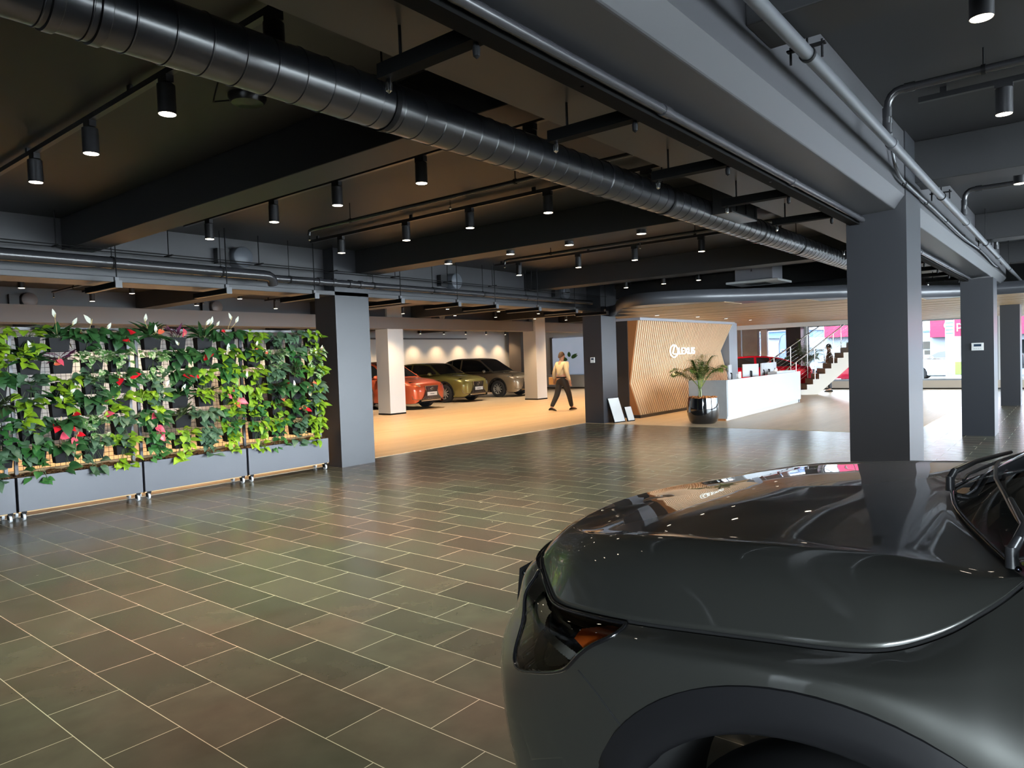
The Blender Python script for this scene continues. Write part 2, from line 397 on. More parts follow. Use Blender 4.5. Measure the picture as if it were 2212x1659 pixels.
struct('wall_right', box(X1-.1, X1+.15, 9.0, 10.35, 2.42, CZ), grey_conc)
struct('wall_right', box(X1-.12, X1+.12, 9.95, 10.2, 0, 2.42), white_wall, 'white post between the far windows')
struct('wall_right', box(X1-.1, X1+.15, YF, 9.0, 2.47, CZ), white_wall)
struct('wall_right', box(X1-.1, X1+.15, 8.4, 9.2, 0, CZ), white_wall)
struct('wall_right', box(X1-.1, X1+.15, 4.5, 5.0, 0, CZ), white_wall, 'white post in the far glazing')
struct('wall_right', box(X1-.12, X1+.15, YF, 10.0, .03, .3), M('beige_plinth', (.55, .48, .4), .6), 'beige plinth under the far windows')
struct('trim_4', box(X1-.135, X1-.12, YF, 10.0, .004, .04), black_metal)
for i in range(2, 8):
    window(n, -5.4+i*4.3, -5.4+i*4.3+4.15, YF-.05, YF+.03, .12, 2.95, 'y', 2, black_metal); n += 1
struct('wall_front', box(X0, X1, YF-.1, YF+.1, 2.95, CZ), black_ceiling)
struct('wall_front', box(X0, X1, YF-.1, YF+.1, 0, .12), grey_conc)
struct('wall_front', box(X0, 3.15, YF-.1, YF+.1, .12, 2.95), MATS['dark_wall_paint'])
# ------------------------------------------------------------------ lighting tracks and spotlights
WARM = (1.0, .86, .68); AMBER = (1.0, .68, .38)
spot_data = {}
def spot_lamp(parent, power, ang=1.75, col=None):
    k = (power, ang, col)
    if k not in spot_data:
        l = bpy.data.lights.new('spot_lamp', 'SPOT'); l.energy = power; l.color = col or WARM; l.spot_size = ang; l.spot_blend = .7; l.shadow_soft_size = .05
        spot_data[k] = l
    o = bpy.data.objects.new('spot_lamp', spot_data[k]); COL.objects.link(o); o.parent = parent; o.location = (0, 0, -.012)
can_mat = M('spotlight_black', (.022, .022, .025), .35)
can_mesh = None
def spotlight(x, y, z, label, group, power=60., ht=.17, r=.05, lamp=True, col=None):
    """black cylinder spotlight; z is the height of its lens"""
    global can_mesh
    t = thing('spotlight', label, 'spotlight', (x, y, z), 0, group)
    if can_mesh is None:
        a = MB().lathe([(r*.9, 0.004), (r, 0), (r, ht-.004), (r*.92, ht), (.012, ht)], n=20, cap=False).build('can', can_mat, None, smooth=40).data
        b = MB().lathe([(.0, .0), (r*.9, .0), (r*.9, .004), (0, .004)], n=20, cap=False).build('lens', lamp_lens, None).data
        c = MB().box(-.022, .022, -.05, .05, ht+.005, ht+.045).cyl((0, 0, ht-.01), (0, 0, ht+.01), .014, n=10).build('adapter', can_mat, None).data
        for q in [q for q in bpy.data.objects if q.data in (a, b, c)]: bpy.data.objects.remove(q)
        can_mesh = (a, b, c)
    for nm, me in zip(('can', 'lens', 'adapter'), can_mesh):
        o = bpy.data.objects.new(nm, me); COL.objects.link(o); o.parent = t
    if lamp: spot_lamp(t, power, 1.75, col)
    return t
def track(x, y0, y1, z, label, hang=CZ):
    t = thing('lighting_track', label, 'lighting track', (x, y0, z), 0, 'black lighting tracks under the ceiling')
    MB().box(x-.019, x+.019, y0, y1, z, z+.036).build('rail', can_mat, t)
    m = MB(); k = 0
    for i in range(4):
        y = y0+.15+(y1-y0-.3)*i/3; h = MB().box(x-.01, x+.01, y-.02, y+.02, z+.036, hang-.001); h.build('hanger', can_mat, t)
    return t
TZ = 3.225
def bay(x, ys, nm, y0, y1, z=3.01, power=60., where='', order='from the left'):
    track(x, y0, y1, TZ, 'black lighting track ' + nm)
    for i, y in enumerate(ys):
        if len(ys) == 1: lab = 'black cylinder spotlight on the track ' + nm
        else: lab = 'black spotlight, %s %s on track %s' % (ORD[i], order, nm)
        spotlight(x, y, z, lab, 'spotlights on the track ' + nm, power)
PW = 150.
bay(2.0, [6.21, 5.17, 4.09, 3.0], 'nearest the camera at top left', 2.6, 8.3, power=PW)
bay(4.15, [7.65, 6.37, 5.34, 4.23, 3.1], 'behind the nearest cross beam', 2.4, 8.2, power=PW)
bay(5.9, [7.55, 6.31, 5.28, 4.21, 3.1], 'in front of the left dark column', 2.4, 8.2, power=PW)
bay(9.8, [7.66, 6.42, 5.38, 4.29, 3.2], 'in the third bay beyond the duct', 2.4, 8.2, power=PW)
bay(13.55, [7.67, 6.78, 6.01], 'beside the ceiling air conditioner', 4.2, 8.4, power=PW)
bay(3.95, [.35, -1.0], 'at the top right corner of the photo', -3.0, .92, z=3.02, power=PW)
bay(5.72, [.39, -1.0], 'below the bent sprinkler pipe at right', -3.0, .88, z=3.03, power=PW)
bay(8.3, [.45, -1.0], 'beyond the second right-hand beam', -3.0, .9, z=3.03, power=PW)
# small downlights set on the underside of the cross beam
for i, y in enumerate((6.87, 5.76, 4.84, 3.86)):
    t = thing('downlight', 'stubby downlight, %s from the left on the lit cross beam' % ORD[i], 'downlight', (7.2, y, 2.9), 0, 'stubby downlights under the cross beam')
    MB().lathe([(.055, 0), (.055, .045)], n=18, cap=False).build('can', can_mat, t, world=False, smooth=40)
    MB().lathe([(.0, .003), (.052, .003), (.052, .008), (0, .008)], n=18, cap=False).build('lens', lamp_lens, t, world=False)
# spotlights over the timber floor beyond
PB = 175.
k = 0
for x in (4.1, 5.85, 8.0, 10.0, 12.2, 14.2, 16.4, 18.4, 20.6, 22.6, 25.0, 27.4):
    for y in (10.6, 12.2, 13.65, 15.45):
        near = (9.75 + .12*(x-4)) if False else 0
        bx = 'the %s row from the left beyond the green wall' % ORD[k] if k < 12 else ''
        spotlight(x, y, 3.0, 'small spotlight over the timber floor, %s track from the left, %s from front' % (ORD[k], ORD[(10.6, 12.2, 13.65, 15.45).index(y)]), 'spotlights over the timber floor', PB, col=AMBER)
    track(x, 9.5, 15.9, TZ-.01, 'black lighting track over the timber floor, %s from the left' % ORD[k])
    k += 1
# wall washers behind the cars
for i in range(14):
    x = 9.0 + i*1.55
    spotlight(x, 23.85, 2.9, 'wall washing spotlight over the parked cars, %s from the left' % ORD[i], 'wall washing spotlights', 120., col=AMBER)
for i in range(6):
    x = 11.5 + i*3.3
    spotlight(x, 17.9, 3.0, 'spotlight over the bonnets of the parked cars, %s from the left' % ORD[i], 'spotlights over the parked cars', 260.)
# over the reception
for i, (x, y) in enumerate(((15.0, 7.7), (16.8, 7.5), (18.6, 7.5), (20.4, 7.5))):
    t = thing('downlight', 'recessed downlight over the slatted feature wall, %s from the left' % ORD[i], 'downlight', (x, y, 2.452), 0, 'recessed downlights over reception')
    MB().lathe([(.06, 0), (.06, .02)], n=18, cap=False).build('can', can_mat, t, world=False, smooth=40)
    MB().lathe([(.0, .003), (.055, .003), (.055, .008), (0, .008)], n=18, cap=False).build('lens', lamp_lens, t, world=False)
    spot_lamp(t, 90., 2.0, AMBER)

# ------------------------------------------------------------------ spiral air duct
dy, dz, dr, pitchd = 2.6, 2.77, .115, .1365
t = thing('air_duct', 'long round black spiral air duct crossing the ceiling', 'air duct', (5, dy, dz))
prof = []; x = -2.0
while x < 15.0:
    prof += [(dr, x), (dr, x+pitchd-.009), (dr+.0035, x+pitchd-.006), (dr+.0035, x+pitchd-.003)]
    x += pitchd
d = MB().lathe([(r, h) for r, h in prof], (0, dy, dz), n=56, ax='x').build('spiral_tube', duct_mat, t, smooth=30)
for x in (.88, 1.02, 4.27, 7.3, 11.0):
    MB().lathe([(dr+.001, 0), (dr+.007, .004), (dr+.007, .036), (dr+.001, .04)], (x, dy, dz), n=48, ax='x', cap=False).build('joint_collar', duct_mat, t, smooth=30)
for x in (2.3, 5.2, 8.6, 12.2):
    MB().lathe([(dr+.002, 0), (dr+.006, .0), (dr+.006, .03), (dr+.002, .03)], (x, dy, dz), n=48, ax='x', cap=False).build('strap', black_metal, t, smooth=30)
    MB().cyl((x+.015, dy, dz+dr), (x+.015, dy, CZ-.002), .005, n=8).build('rod', black_metal, t)
t = thing('vent_damper', 'black control box clamped to the round duct', 'control box', (6.15, 2.42, 2.88))
MB().box(5.9, 6.5, 2.30, 2.475, 2.72, 2.93).build('casing', satin_black, t, bevel=.006)
for x in (5.98, 6.2, 6.42): MB().box(x, x+.012, 2.292, 2.30, 2.74, 2.91).build('fin', black_metal, t)
MB().cyl((6.2, 2.40, 2.93), (6.2, 2.40, CZ-.002), .006, n=8).build('rod', black_metal, t)

# ------------------------------------------------------------------ sprinkler and service pipes
def pipe(name, label, path, r, mat, n=14, collars=(), hangers=(), axis='x', top=CZ, bend=0.):
    t = thing(name, label, 'pipe', path[0])
    MB().tube(path, r, n).build('tube', mat, t, smooth=60)
    for c, ax in collars:
        a = Vector(c); d = Vector((1, 0, 0) if ax == 'x' else (0, 1, 0) if ax == 'y' else (0, 0, 1))
        MB().cyl(a-d*.03, a+d*.03, r*1.22, n=n).build('collar', mat, t, smooth=40)
    for c in hangers:
        h = MB().lathe([(r+.001, -.012), (r+.006, -.012), (r+.006, .012), (r+.001, .012)], c, n=16, ax=axis, cap=False)
        h.cyl((c[0], c[1], c[2]+r), (c[0], c[1], top), .005, n=8); h.build('hanger', black_metal, t, smooth=40)
    return t
t = pipe('sprinkler_pipe', 'silvery grey sprinkler main running beside the boxed beam', [(X0, .98, 2.905), (3.5, .98, 2.895), (9.2, .98, 2.86), (19, .98, 2.80)], .031, pipe_grey,
     collars=[((5.34, .98, 2.885), 'x'), ((9.23, .98, 2.86), 'x'), ((13., .98, 2.835), 'x')], hangers=[(3.47, .98, 2.895), (7.46, .98, 2.871), (11.2, .98, 2.848), (15, .98, 2.82)])
for x, z in ((3.47, 2.895), (7.46, 2.871), (11.2, 2.848)):
    b = MB().box(x-.015, x+.015, .90, 1.07, z+.028, z+.036).cyl((x, .915, z-.03), (x, .915, z+.05), .006, n=8).cyl((x, 1.055, z-.03), (x, 1.055, z+.05), .006, n=8)
    b.build('clamp', black_metal, t)
# thin cable run under the sprinkler main
t = thing('hanging_cable', 'thin pale conduit drooping along the side of the boxed beam', 'conduit', (5.8, 1.1, 2.8))
cp = smooth_path([(5.95, 1.10, 3.25), (6.0, 1.10, 3.0), (6.15, 1.09, 2.86), (6.6, 1.09, 2.83), (8.0, 1.09, 2.825), (10.0, 1.09, 2.80), (12.0, 1.09, 2.83), (13.9, 1.10, 2.80), (14.6, 1.10, 2.83)], 5)
MB().tube(cp, .011, 8).build('tube', pipe_grey, t, smooth=60)
for x in (6.4, 7.4, 8.6, 10.0, 11.6): MB().lathe([(.012, -.01), (.017, -.01), (.017, .01), (.012, .01)], (x, 1.09, 2.82), n=10, ax='x', cap=False).build('clip', black_metal, t)
# branch pipes that rise and turn over the right-hand bays
def branch(x, zz, lab, ye=-4.5):
    P = [(x, .98, 2.925), (x, .97, zz-.1)] + [(x, .97-.08*(1-cos(a)), zz-.1+.1*sin(a)) for a in (.4, .8, 1.2, pi/2)] + [(x, .7, zz), (x, ye, zz)]
    t = pipe('sprinkler_branch_pipe', lab, P, .024, pipe_black, collars=[((x, .97, 2.94), 'z'), ((x, .97, zz-.13), 'z'), ((x, .84, zz), 'y'), ((x, .1, zz), 'y')], hangers=[(x, .45, zz)], axis='y')
    MB().cyl((x, .1, zz), (x, .1, zz-.06), .014, n=10).lathe([(.004, -.12), (.016, -.105), (.016, -.1), (.006, -.09), (.006, -.06)], (x, .1, zz), n=12).build('sprinkler_head', chrome, t, smooth=40)
branch(5.15, 3.17, 'black sprinkler branch bending up from the main at upper right')
branch(8.98, 3.17, 'black sprinkler branch rising beyond the second right-hand beam')
branch(12.6, 3.17, 'black sprinkler branch rising in the far right bay')
# branch pipes over the left bays
for x, y0, y1, lab in ((4.98, 2.2, 6.95, 'black sprinkler branch pipe between two tracks at centre'), (8.72, 2.2, 7.1, 'black sprinkler branch pipe beyond the lit cross beam'), (12.9, 2.2, 7.2, 'black sprinkler branch pipe in the fourth bay')):
    t = pipe('sprinkler_branch_pipe', lab, [(x, y0, 3.11), (x, y1-.06, 3.11), (x, y1-.01, 3.10), (x, y1, 3.05)], .019, pipe_black, hangers=[(x, 6.2, 3.11), (x, 3.9, 3.11)], axis='y')
    for y in (y1, 4.7):
        MB().lathe([(.004, -.09), (.015, -.08), (.015, -.075), (.005, -.06), (.008, 0)], (x, y, 3.08), n=12).build('sprinkler_head', chrome, t, smooth=40)
for x, lab in ((7.9, 'sprinkler branch over the timber floor behind the left dark column'), (5.0, 'sprinkler branch over the timber floor behind the green wall')):
    t = pipe('sprinkler_branch_pipe', lab, [(x, 9.4, 3.1), (x, 15.0, 3.1)], .019, pipe_black, hangers=[(x, 11, 3.1), (x, 14, 3.1)], axis='y')
    MB().lathe([(.004, -.09), (.015, -.08), (.015, -.075), (.005, -.06), (.008, 0)], (x, 14.95, 3.08), n=12).build('sprinkler_head', chrome, t, smooth=40)
# pipe and folding-wall rail under the boxed beam
pipe('sprinkler_pipe', 'dark grey pipe running along the left side of the boxed beam', [(X0, 1.446, 2.618), (6.6, 1.446, 2.618)], .022, pipe_black, collars=[((2.95, 1.446, 2.618), 'x'), ((4.75, 1.446, 2.618), 'x'), ((6.5, 1.446, 2.618), 'x')])
pipe('sprinkler_pipe', 'dark grey pipe continuing along the beam beyond the largest column', [(7.3, 1.446, 2.618), (14.0, 1.446, 2.618)], .022, pipe_black, collars=[((9.4, 1.446, 2.618), 'x'), ((11.5, 1.446, 2.618), 'x')])
t = thing('partition_rail', 'black folding wall rail running beneath the grey ceiling pipe', 'ceiling rail', (4, 1.58, 2.62))
MB().box(X0, 14.6, 1.474, 1.55, 2.585, 2.652).build('rail', rail_black, t)
for i in range(12):
    x = .9 + 1.07*i
    MB().cyl((x+.4, 1.51, 2.598), (x+.4, 1.51, 2.585), .008, n=8).build('bolt', steel, t)
for i in range(12):
    x = 1.83 + 1.085*i
    if abs(x-6.95) < .4: continue
    t = thing('parking_rail', 'short black rail arm crossing towards the duct, %s from the camera' % ORD[i], 'ceiling rail', (x, 1.8, 2.62), 0, 'short rail arms beside the boxed beam')
    MB().box(x-.03, x+.03, 1.555, 2.05, 2.60, 2.655).build('arm', rail_black, t)
    for y in (1.58, 2.02):
        MB().lathe([(.0, -.055), (.012, -.045), (.014, -.02), (.008, 0)], (x, y, 2.60), n=12).build('end_stop', chrome if y > 2 else black_metal, t, smooth=40)
    MB().cyl((x, 1.95, 2.655), (x, 1.95, 2.775), .006, n=8).build('rod', black_metal, t)
# big waste pipe in front of the beam above the green wall
t = pipe('service_pipe', 'fat black pipe running above the green wall', [(X0, 8.52, 2.795), (5.35, 8.52, 2.78)], .068, pipe_black, n=20, hangers=[(3.45, 8.52, 2.785), (4.75, 8.52, 2.78), (2.2, 8.52, 2.785)])
MB().tube([(5.35, 8.52, 2.78), (5.42, 8.52, 2.775), (5.47, 8.53, 2.755), (5.5, 8.55, 2.72), (5.52, 8.57, 2.67)], .068, 20).build('elbow', pipe_black, t, smooth=60)
pipe('service_pipe', 'slimmer black pipe carrying on past the left dark column', [(5.3, 8.6, 2.76), (9.5, 8.6, 2.765), (13.6, 8.6, 2.76)], .05, pipe_black, n=18,
     collars=[((6.3, 8.6, 2.765), 'x'), ((6.55, 8.6, 2.765), 'x'), ((6.85, 8.6, 2.765), 'x'), ((7.05, 8.6, 2.765), 'x')], hangers=[(5.8, 8.6, 2.76), (7.3, 8.6, 2.765), (8.6, 8.6, 2.765), (9.9, 8.6, 2.765), (11.2, 8.6, 2.765), (12.4, 8.6, 2.765)])
t = thing('cable_tray', 'thin wire cable run above the fat black pipe', 'cable tray', (5, 8.5, 2.93))
for y in (8.44, 8.62): MB().tube([(X0, y, 2.94), (14, y, 2.90)], .006, 6).build('wire', black_metal, t)
for i in range(9):
    x = 2.9+1.2*i; MB().cyl((x, 8.53, 2.93), (x, 8.53, CZ-.002), .006, n=6).build('rod', black_metal, t); MB().box(x-.01, x+.01, 8.43, 8.63, 2.915, 2.93).build('bracket', black_metal, t)
# short hanging rail arms under the left beam
for i in range(9):
    x = 3.41 + 1.3*i + (.3 if i in (3, 4) else 0)
    if i == 8: x = 13.75
    t = thing('parking_rail', 'short hanging black rail arm under the left beam, %s from the left' % ORD[i], 'ceiling rail', (x, 8.3, 2.5), 0, 'hanging rail arms under the left beam')
    MB().box(x-.03, x+.03, 8.28, 9.12, 2.49, 2.55).build('arm', rail_black, t)
    MB().box(x-.022, x+.022, 8.30, 9.10, 2.484, 2.49).build('slot', M('pale_steel', (.5, .42, .3), .4, metal=.6) if i == 0 else MATS['pale_steel'], t)  # pale warm strip along the underside of the arm
    MB().cyl((x, 8.32, 2.55), (x, 8.32, CZ), .007, n=8).build('rod', black_metal, t)
    MB().box(x-.035, x+.035, 8.265, 8.28, 2.48, 2.56).build('end_plate', pipe_grey, t)
    MB().box(x-.02, x+.02, 8.31, 8.35, 2.55, 2.60).build('bracket', pipe_grey, t)
# round vent stubs through the deep beam
for i, (x, y, z) in enumerate(((5.22, 8.9, 3.04), (9.39, 8.9, 2.99), (12.88, 8.9, 2.97), (4.97, 16.25, 3.05), (8.85, 16.25, 3.05), (16.5, 16.25, 3.05), (20.0, 16.25, 3.05))):
    t = thing('vent_stub', 'round vent stub in the %s, %s from the left' % (('deep beam above the green wall', ORD[i]) if i < 3 else ('far beam', ORD[i-3])), 'vent', (x, y, z), 0, 'round vent stubs in the beams')
    MB().lathe([(.0, -.02), (.13, -.02), (.14, -.01), (.14, .18)], (x, y-.12, z), n=24, ax='y', cap=False).build('sleeve', M('vent_grey', (.1, .11, .13), .45) if i == 0 else MATS['vent_grey'], t, smooth=50)
    MB().box(x-.32, x-.15, y-.05, y+.06, z-.1, z+.1).build('box', satin_black, t)
# ceiling air conditioner
t = thing('ceiling_air_conditioner', 'square ceiling cassette air conditioner with a pale grille', 'air conditioner', (13.3, 4.7, 2.9))
MB().box(13.0, 13.55, 4.35, 5.05, 2.84, 3.28).build('casing', M('cassette_grey', (.2, .2, .23), .5), t, bevel=.01)
MB().box(12.88, 13.67, 4.22, 5.18, 2.80, 2.84).build('grille', M('cassette_white', (.7, .7, .72), .5), t, bevel=.008)
for i in range(7): MB().box(13.05+.06*i, 13.075+.06*i, 4.5, 4.9, 2.795, 2.80).build('slot', satin_black, t)
# small black ceiling fittings on the ceiling
for i, (x, y, lab) in enumerate(((3.9, 5.4, 'round black ceiling fitting with a loose cable beside the nearest cross beam'), (2.58, 4.2, 'round black ceiling fitting under the duct at upper left'))):
    t = thing('ceiling_fitting', lab, 'ceiling fitting', (x, y, CZ-.05))
    MB().lathe([(.0, -.06), (.1, -.05), (.12, -.02), (.12, 0)], (x, y, CZ), n=20).build('housing', satin_black, t, smooth=50)
    MB().tube(smooth_path([(x, y, CZ-.02), (x-.15, y+.1, CZ-.05), (x-.22, y+.02, CZ-.08), (x-.25, y-.1, CZ)], 4), .005, 6).build('cable', black_metal, t)
# ------------------------------------------------------------------ dark grey SUV in the right foreground
def catmull(P, t):
    n = len(P)-1; i = min(int(t), n-1); f = t-i
    p0, p1, p2, p3 = P[max(i-1, 0)], P[i], P[i+1], P[min(i+2, n)]
    return tuple(.5*((2*p1[j]) + (-p0[j]+p2[j])*f + (2*p0[j]-5*p1[j]+4*p2[j]-p3[j])*f*f + (-p0[j]+3*p1[j]-3*p2[j]+p3[j])*f**3) for j in range(len(p1)))
def surf(net, u, v):
    """net[k] = control polyline; u over stations, v along the polyline"""
    n = len(net)-1; i = min(int(u), n-1)
    rows = [catmull(net[max(0, min(n, i+d))], v) for d in (-1, 0, 1, 2)]
    f = u-i; p0, p1, p2, p3 = rows
    return tuple(.5*((2*p1[j]) + (-p0[j]+p2[j])*f + (2*p0[j]-5*p1[j]+4*p2[j]-p3[j])*f*f + (-p0[j]+3*p1[j]-3*p2[j]+p3[j])*f**3) for j in range(3))
def lerp(a, b, t): return tuple(a[i]+(b[i]-a[i])*t for i in range(len(a)))
paint = M('dark_grey_metallic_paint', (.046, .047, .042), .36, metal=.55, spec=.5, coat=1., coatr=.015)
gloss_black = M('gloss_black', (.006, .006, .007), .06, coat=1.)
arch_black = M('arch_dark_reflection', (.009, .009, .010), .4, spec=.2)
rubber = M('tyre_rubber', (.016, .016, .017), .75)
rim_metal = M('alloy_rim', (.55, .52, .47), .38, metal=.5)
void = M('dark_void', (.004, .004, .004), .9)
amber = M('amber_reflector', (.75, .13, .015), .25, coat=1.)
lamp_grey = M('lamp_reflector', (.8, .78, .72), .3, metal=.6)
car_glass = glass('car_glass', (.55, .58, .57))
XC = 2.2
P5 = [(1.50,.080,1.118),(1.465,.107,1.092),(1.43,.137,1.069),(1.40,.182,1.036),(1.375,.242,1.005),(1.36,.297,.989),(1.358,.37,.977),(1.362,.488,.964),(1.37,.637,.947),(1.385,.754,.931),(1.42,.896,.910),(1.50,1.073,.882),(1.58,1.168,.892),(1.68,1.262,.935),(1.80,1.315,.945),(1.94,1.340,.952),(2.08,1.352,.960),(2.2,1.356,.963)]
P3 = [(1.52,.085,1.121),(1.51,.12,1.118),(1.50,.16,1.115),(1.497,.2,1.112),(1.495,.25,1.109),(1.495,.30,1.106),(1.495,.37,1.102),(1.50,.49,1.095),(1.508,.637,1.083),(1.52,.754,1.074),(1.55,.89,1.055),(1.60,1.02,1.030),(1.66,1.11,1.012),(1.74,1.19,1.000),(1.84,1.24,.998),(1.95,1.265,.998),(2.08,1.28,.999),(2.2,1.285,1.0)]
Y0 = [.27,.29,.31,.33,.36,.40,.46,.56,.68,.78,.88,.95,1.0,1.04,1.07,1.09,1.1,1.1]
OUT = [(1.29,.02),(1.288,.08),(1.286,.13),(1.285,.18),(1.285,.24),(1.285,.30),(1.285,.38),(1.29,.50),(1.302,.65),(1.322,.80),(1.365,.96),(1.43,1.13),(1.50,1.245),(1.59,1.34),(1.69,1.41),(1.85,1.458),(2.02,1.485),(2.2,1.495)]
ZS = [.875,.88,.885,.89,.90,.905,.905,.90,.88,.855,.825,.80,.79,.79,.79,.79,.79,.79]
def zc(y):
    T = [(.27,1.14),(.5,1.133),(.7,1.115),(.9,1.085),(1.1,1.045),(1.3,1.0)]
    for (a, b), (c, d) in zip(T, T[1:]):
        if y <= c: return b+(d-b)*(y-a)/(c-a)
    return 1.0
hood_net = []
for k in range(18):
    a = (XC, Y0[k], zc(Y0[k])); r = P3[k]; e = P5[k]
    r = (r[0], r[1], r[2]+.018*min(1, max(0, k-1)/4)); p1 = lerp(a, r, .40); p2 = lerp(a, r, .88)
    p1 = (p1[0], p1[1]+.03*max(0, 1-k/5), p1[2]+.004); p2 = (p2[0], p2[1]+.012*max(0, 1-k/5), p2[2]+.002)
    m = lerp(r, e, .42); o = (OUT[k][0]-r[0], OUT[k][1]-r[1]); L = sqrt(o[0]**2+o[1]**2)
    d = sqrt(sum((r[i]-e[i])**2 for i in range(3)))
    m = (m[0]+o[0]/L*d*.07, m[1]+o[1]/L*d*.07, m[2]+d*.07)
    hood_net.append([a, p1, p2, r, m, e])
side_net = []
for k in range(18):
    e = P5[k]; X, Y = OUT[k]; s = (X, Y, ZS[k])
    cx, cy_ = XC-X, .4-Y
    if k < 9: inn = (1, 0)
    else:
        L = sqrt((XC-X)**2+(.6-Y)**2); inn = ((XC-X)/L, (.6-Y)/L)
    q_ = .038*min(1, max(0, k-10.2)/1.8); s = (X+inn[0]*q_, Y+inn[1]*q_, ZS[k]); g_ = .018*min(1, max(0, k-10.2)/1.8)
    m = lerp(e, s, .5); m = (m[0]-inn[0]*.016, m[1]-inn[1]*.016, m[2]+.016)
    side_net.append([e, m, s, (X+inn[0]*(.004-g_), Y+inn[1]*(.004-g_), .70-g_*2.5), (X+inn[0]*(.012-g_), Y+inn[1]*(.012-g_), .46), (X+inn[0]*.045, Y+inn[1]*.045, .21)])
def mirror(p): return (2*XC-p[0], p[1], p[2])
fc = thing('car', 'dark grey metallic SUV filling the lower right foreground, seen over its bonnet', 'car', (XC, .37, 0))
def half_grid(net, us, vs, keep=None, off=None):
    mb = MB()
    rows = [[surf(net, u, v) for v in vs] for u in us]
    idx = {}
    for side in (0, 1):
        o = len(mb.v); n = len(vs)
        mb.v += [(mirror(p) if side else p) for r in rows for p in r]
        for i in range(len(us)-1):
            for j in range(n-1):
                c = tuple((rows[i][j][q]+rows[i+1][j+1][q])/2 for q in range(3))
                if keep is None or keep(c, (us[i]+us[i+1])/2, (vs[j]+vs[j+1])/2, side):
                    mb.f.append((o+i*n+j, o+i*n+j+1, o+(i+1)*n+j+1, o+(i+1)*n+j)); mb.m.append(0)
    return mb
def frange(a, b, n): return [a+(b-a)*i/n for i in range(n+1)]
hs = half_grid(hood_net, frange(0, 17, 102), frange(0, 4.91, 40)).build('bonnet', paint, fc, smooth=180)
def weld(o, d=.0006):
    bm = bmesh.new(); bm.from_mesh(o.data); bmesh.ops.remove_doubles(bm, verts=bm.verts, dist=d); bmesh.ops.recalc_face_normals(bm, faces=bm.faces)
    loose = [v for v in bm.verts if not v.link_faces]; bmesh.ops.delete(bm, geom=loose, context='VERTS')
    bm.to_mesh(o.data); bm.free()
weld(hs)
so = hs.modifiers.new('solid', 'SOLIDIFY'); so.thickness = .003; so.offset = 0 if False else -1
YW, ZW, RL, RF = .37, .36, .475, .555
def in_arch(c, r=RL+.02): return (c[1]-YW)**2+(c[2]-ZW)**2 < r*r
LAMP = [(9.42, .1), (9.3, .9), (9.8, 2.05), (10.3, 2.55), (11.3, 2.8), (11.9, 2.5), (12.3, 1.5), (12.5, .6), (12.6, .15), (11.5, .12), (10.4, .1)]
def in_poly(x, y, P):
    r = False
    for (x1, y1), (x2, y2) in zip(P, P[1:]+P[:1]):
        if (y1 > y) != (y2 > y) and x < (x2-x1)*(y-y1)/(y2-y1)+x1: r = not r
    return r
US, VS = frange(0, 17, 306), frange(.13, 5, 132)
bd = half_grid(side_net, US, VS, lambda c, u, v, s: not in_arch(c) and not in_poly(u, v, LAMP)).build('front_body', paint, fc, smooth=180); weld(bd)
# dark backing just inside the bonnet gap
def inset(p, q=.02):
    d = Vector((XC-p[0], .35-p[1], .55-p[2])).normalized(); return tuple(Vector(p)+d*q)
gp = MB(); path = [catmull(P5, t) for t in frange(0, 17, 68)]
for side in (0, 1):
    pts = [mirror(p) if side else p for p in path]
    gp.tube([inset(p, .016) for p in pts], .013, 8)
gp.build('bonnet_gap_seal', void, fc, smooth=180)
# headlights: clear cover flush with the body, dark housing and amber side marker behind it
ln = half_grid(side_net, frange(9, 13, 160), frange(.05, 3, 120), lambda c, u, v, s: in_poly(u, v, LAMP))
for side, nm in ((0, 'headlight'), (1, 'headlight')):
    part = MB(); half = len(ln.v)//2
    part.v = [ (p if True else p) for p in ln.v]; part.f = [f for f in ln.f if (min(f) >= half) == bool(side)]; part.m = [0]*len(part.f)
    o = part.build(nm, glass('headlamp_cover', (.82, .83, .82)) if side == 0 else bpy.data.materials['headlamp_cover'], fc, smooth=180); weld(o)
    lo_ = [catmull(LAMP+LAMP[:1], q/6) for q in range(66)]; tp = [Vector(surf(side_net, u, max(.06, v)))+Vector((-.001, .001, 0)) for u, v in lo_]; tp.append(tp[0])
    MB().tube([mirror(p) if side else p for p in tp], .0055, 6).build('lamp_seal', gloss_black, o, smooth=180)
    hb = MB(); hb.v = [inset(p, .05) if not side else mirror(inset(mirror(p), .05)) for p in part.v]; hb.f = part.f; hb.m = [0]*len(hb.f)
    h = hb.build('housing', gloss_black, o, smooth=180); weld(h)
    def patch(poly, dep, name, mat):
        q = half_grid(side_net, frange(9, 13, 160), frange(.05, 3, 120), lambda c, u, v, s: s == side and in_poly(u, v, poly))
        q.v = [inset(p, dep) if p[0] < XC else mirror(inset(mirror(p), dep)) for p in q.v]
        w_ = q.build(name, mat, o, smooth=180); weld(w_); return w_
    patch([(9.68, .2), (9.52, .6), (9.88, 1.75), (10.2, 1.45), (10.2, .9)], .028, 'amber_marker', amber)
    patch([(10.05, 1.95), (11.0, 1.55), (11.15, 1.85), (10.2, 2.2)], .03, 'chrome_strip', lamp_grey)
    patch([(11.15, .7), (12.2, .6), (12.05, 1.8), (11.4, 2.2), (11.0, 1.5)], .022, 'light_guide', M('light_guide', (.75, .77, .66), .3, coat=1.) if side == 0 else bpy.data.materials['light_guide'])
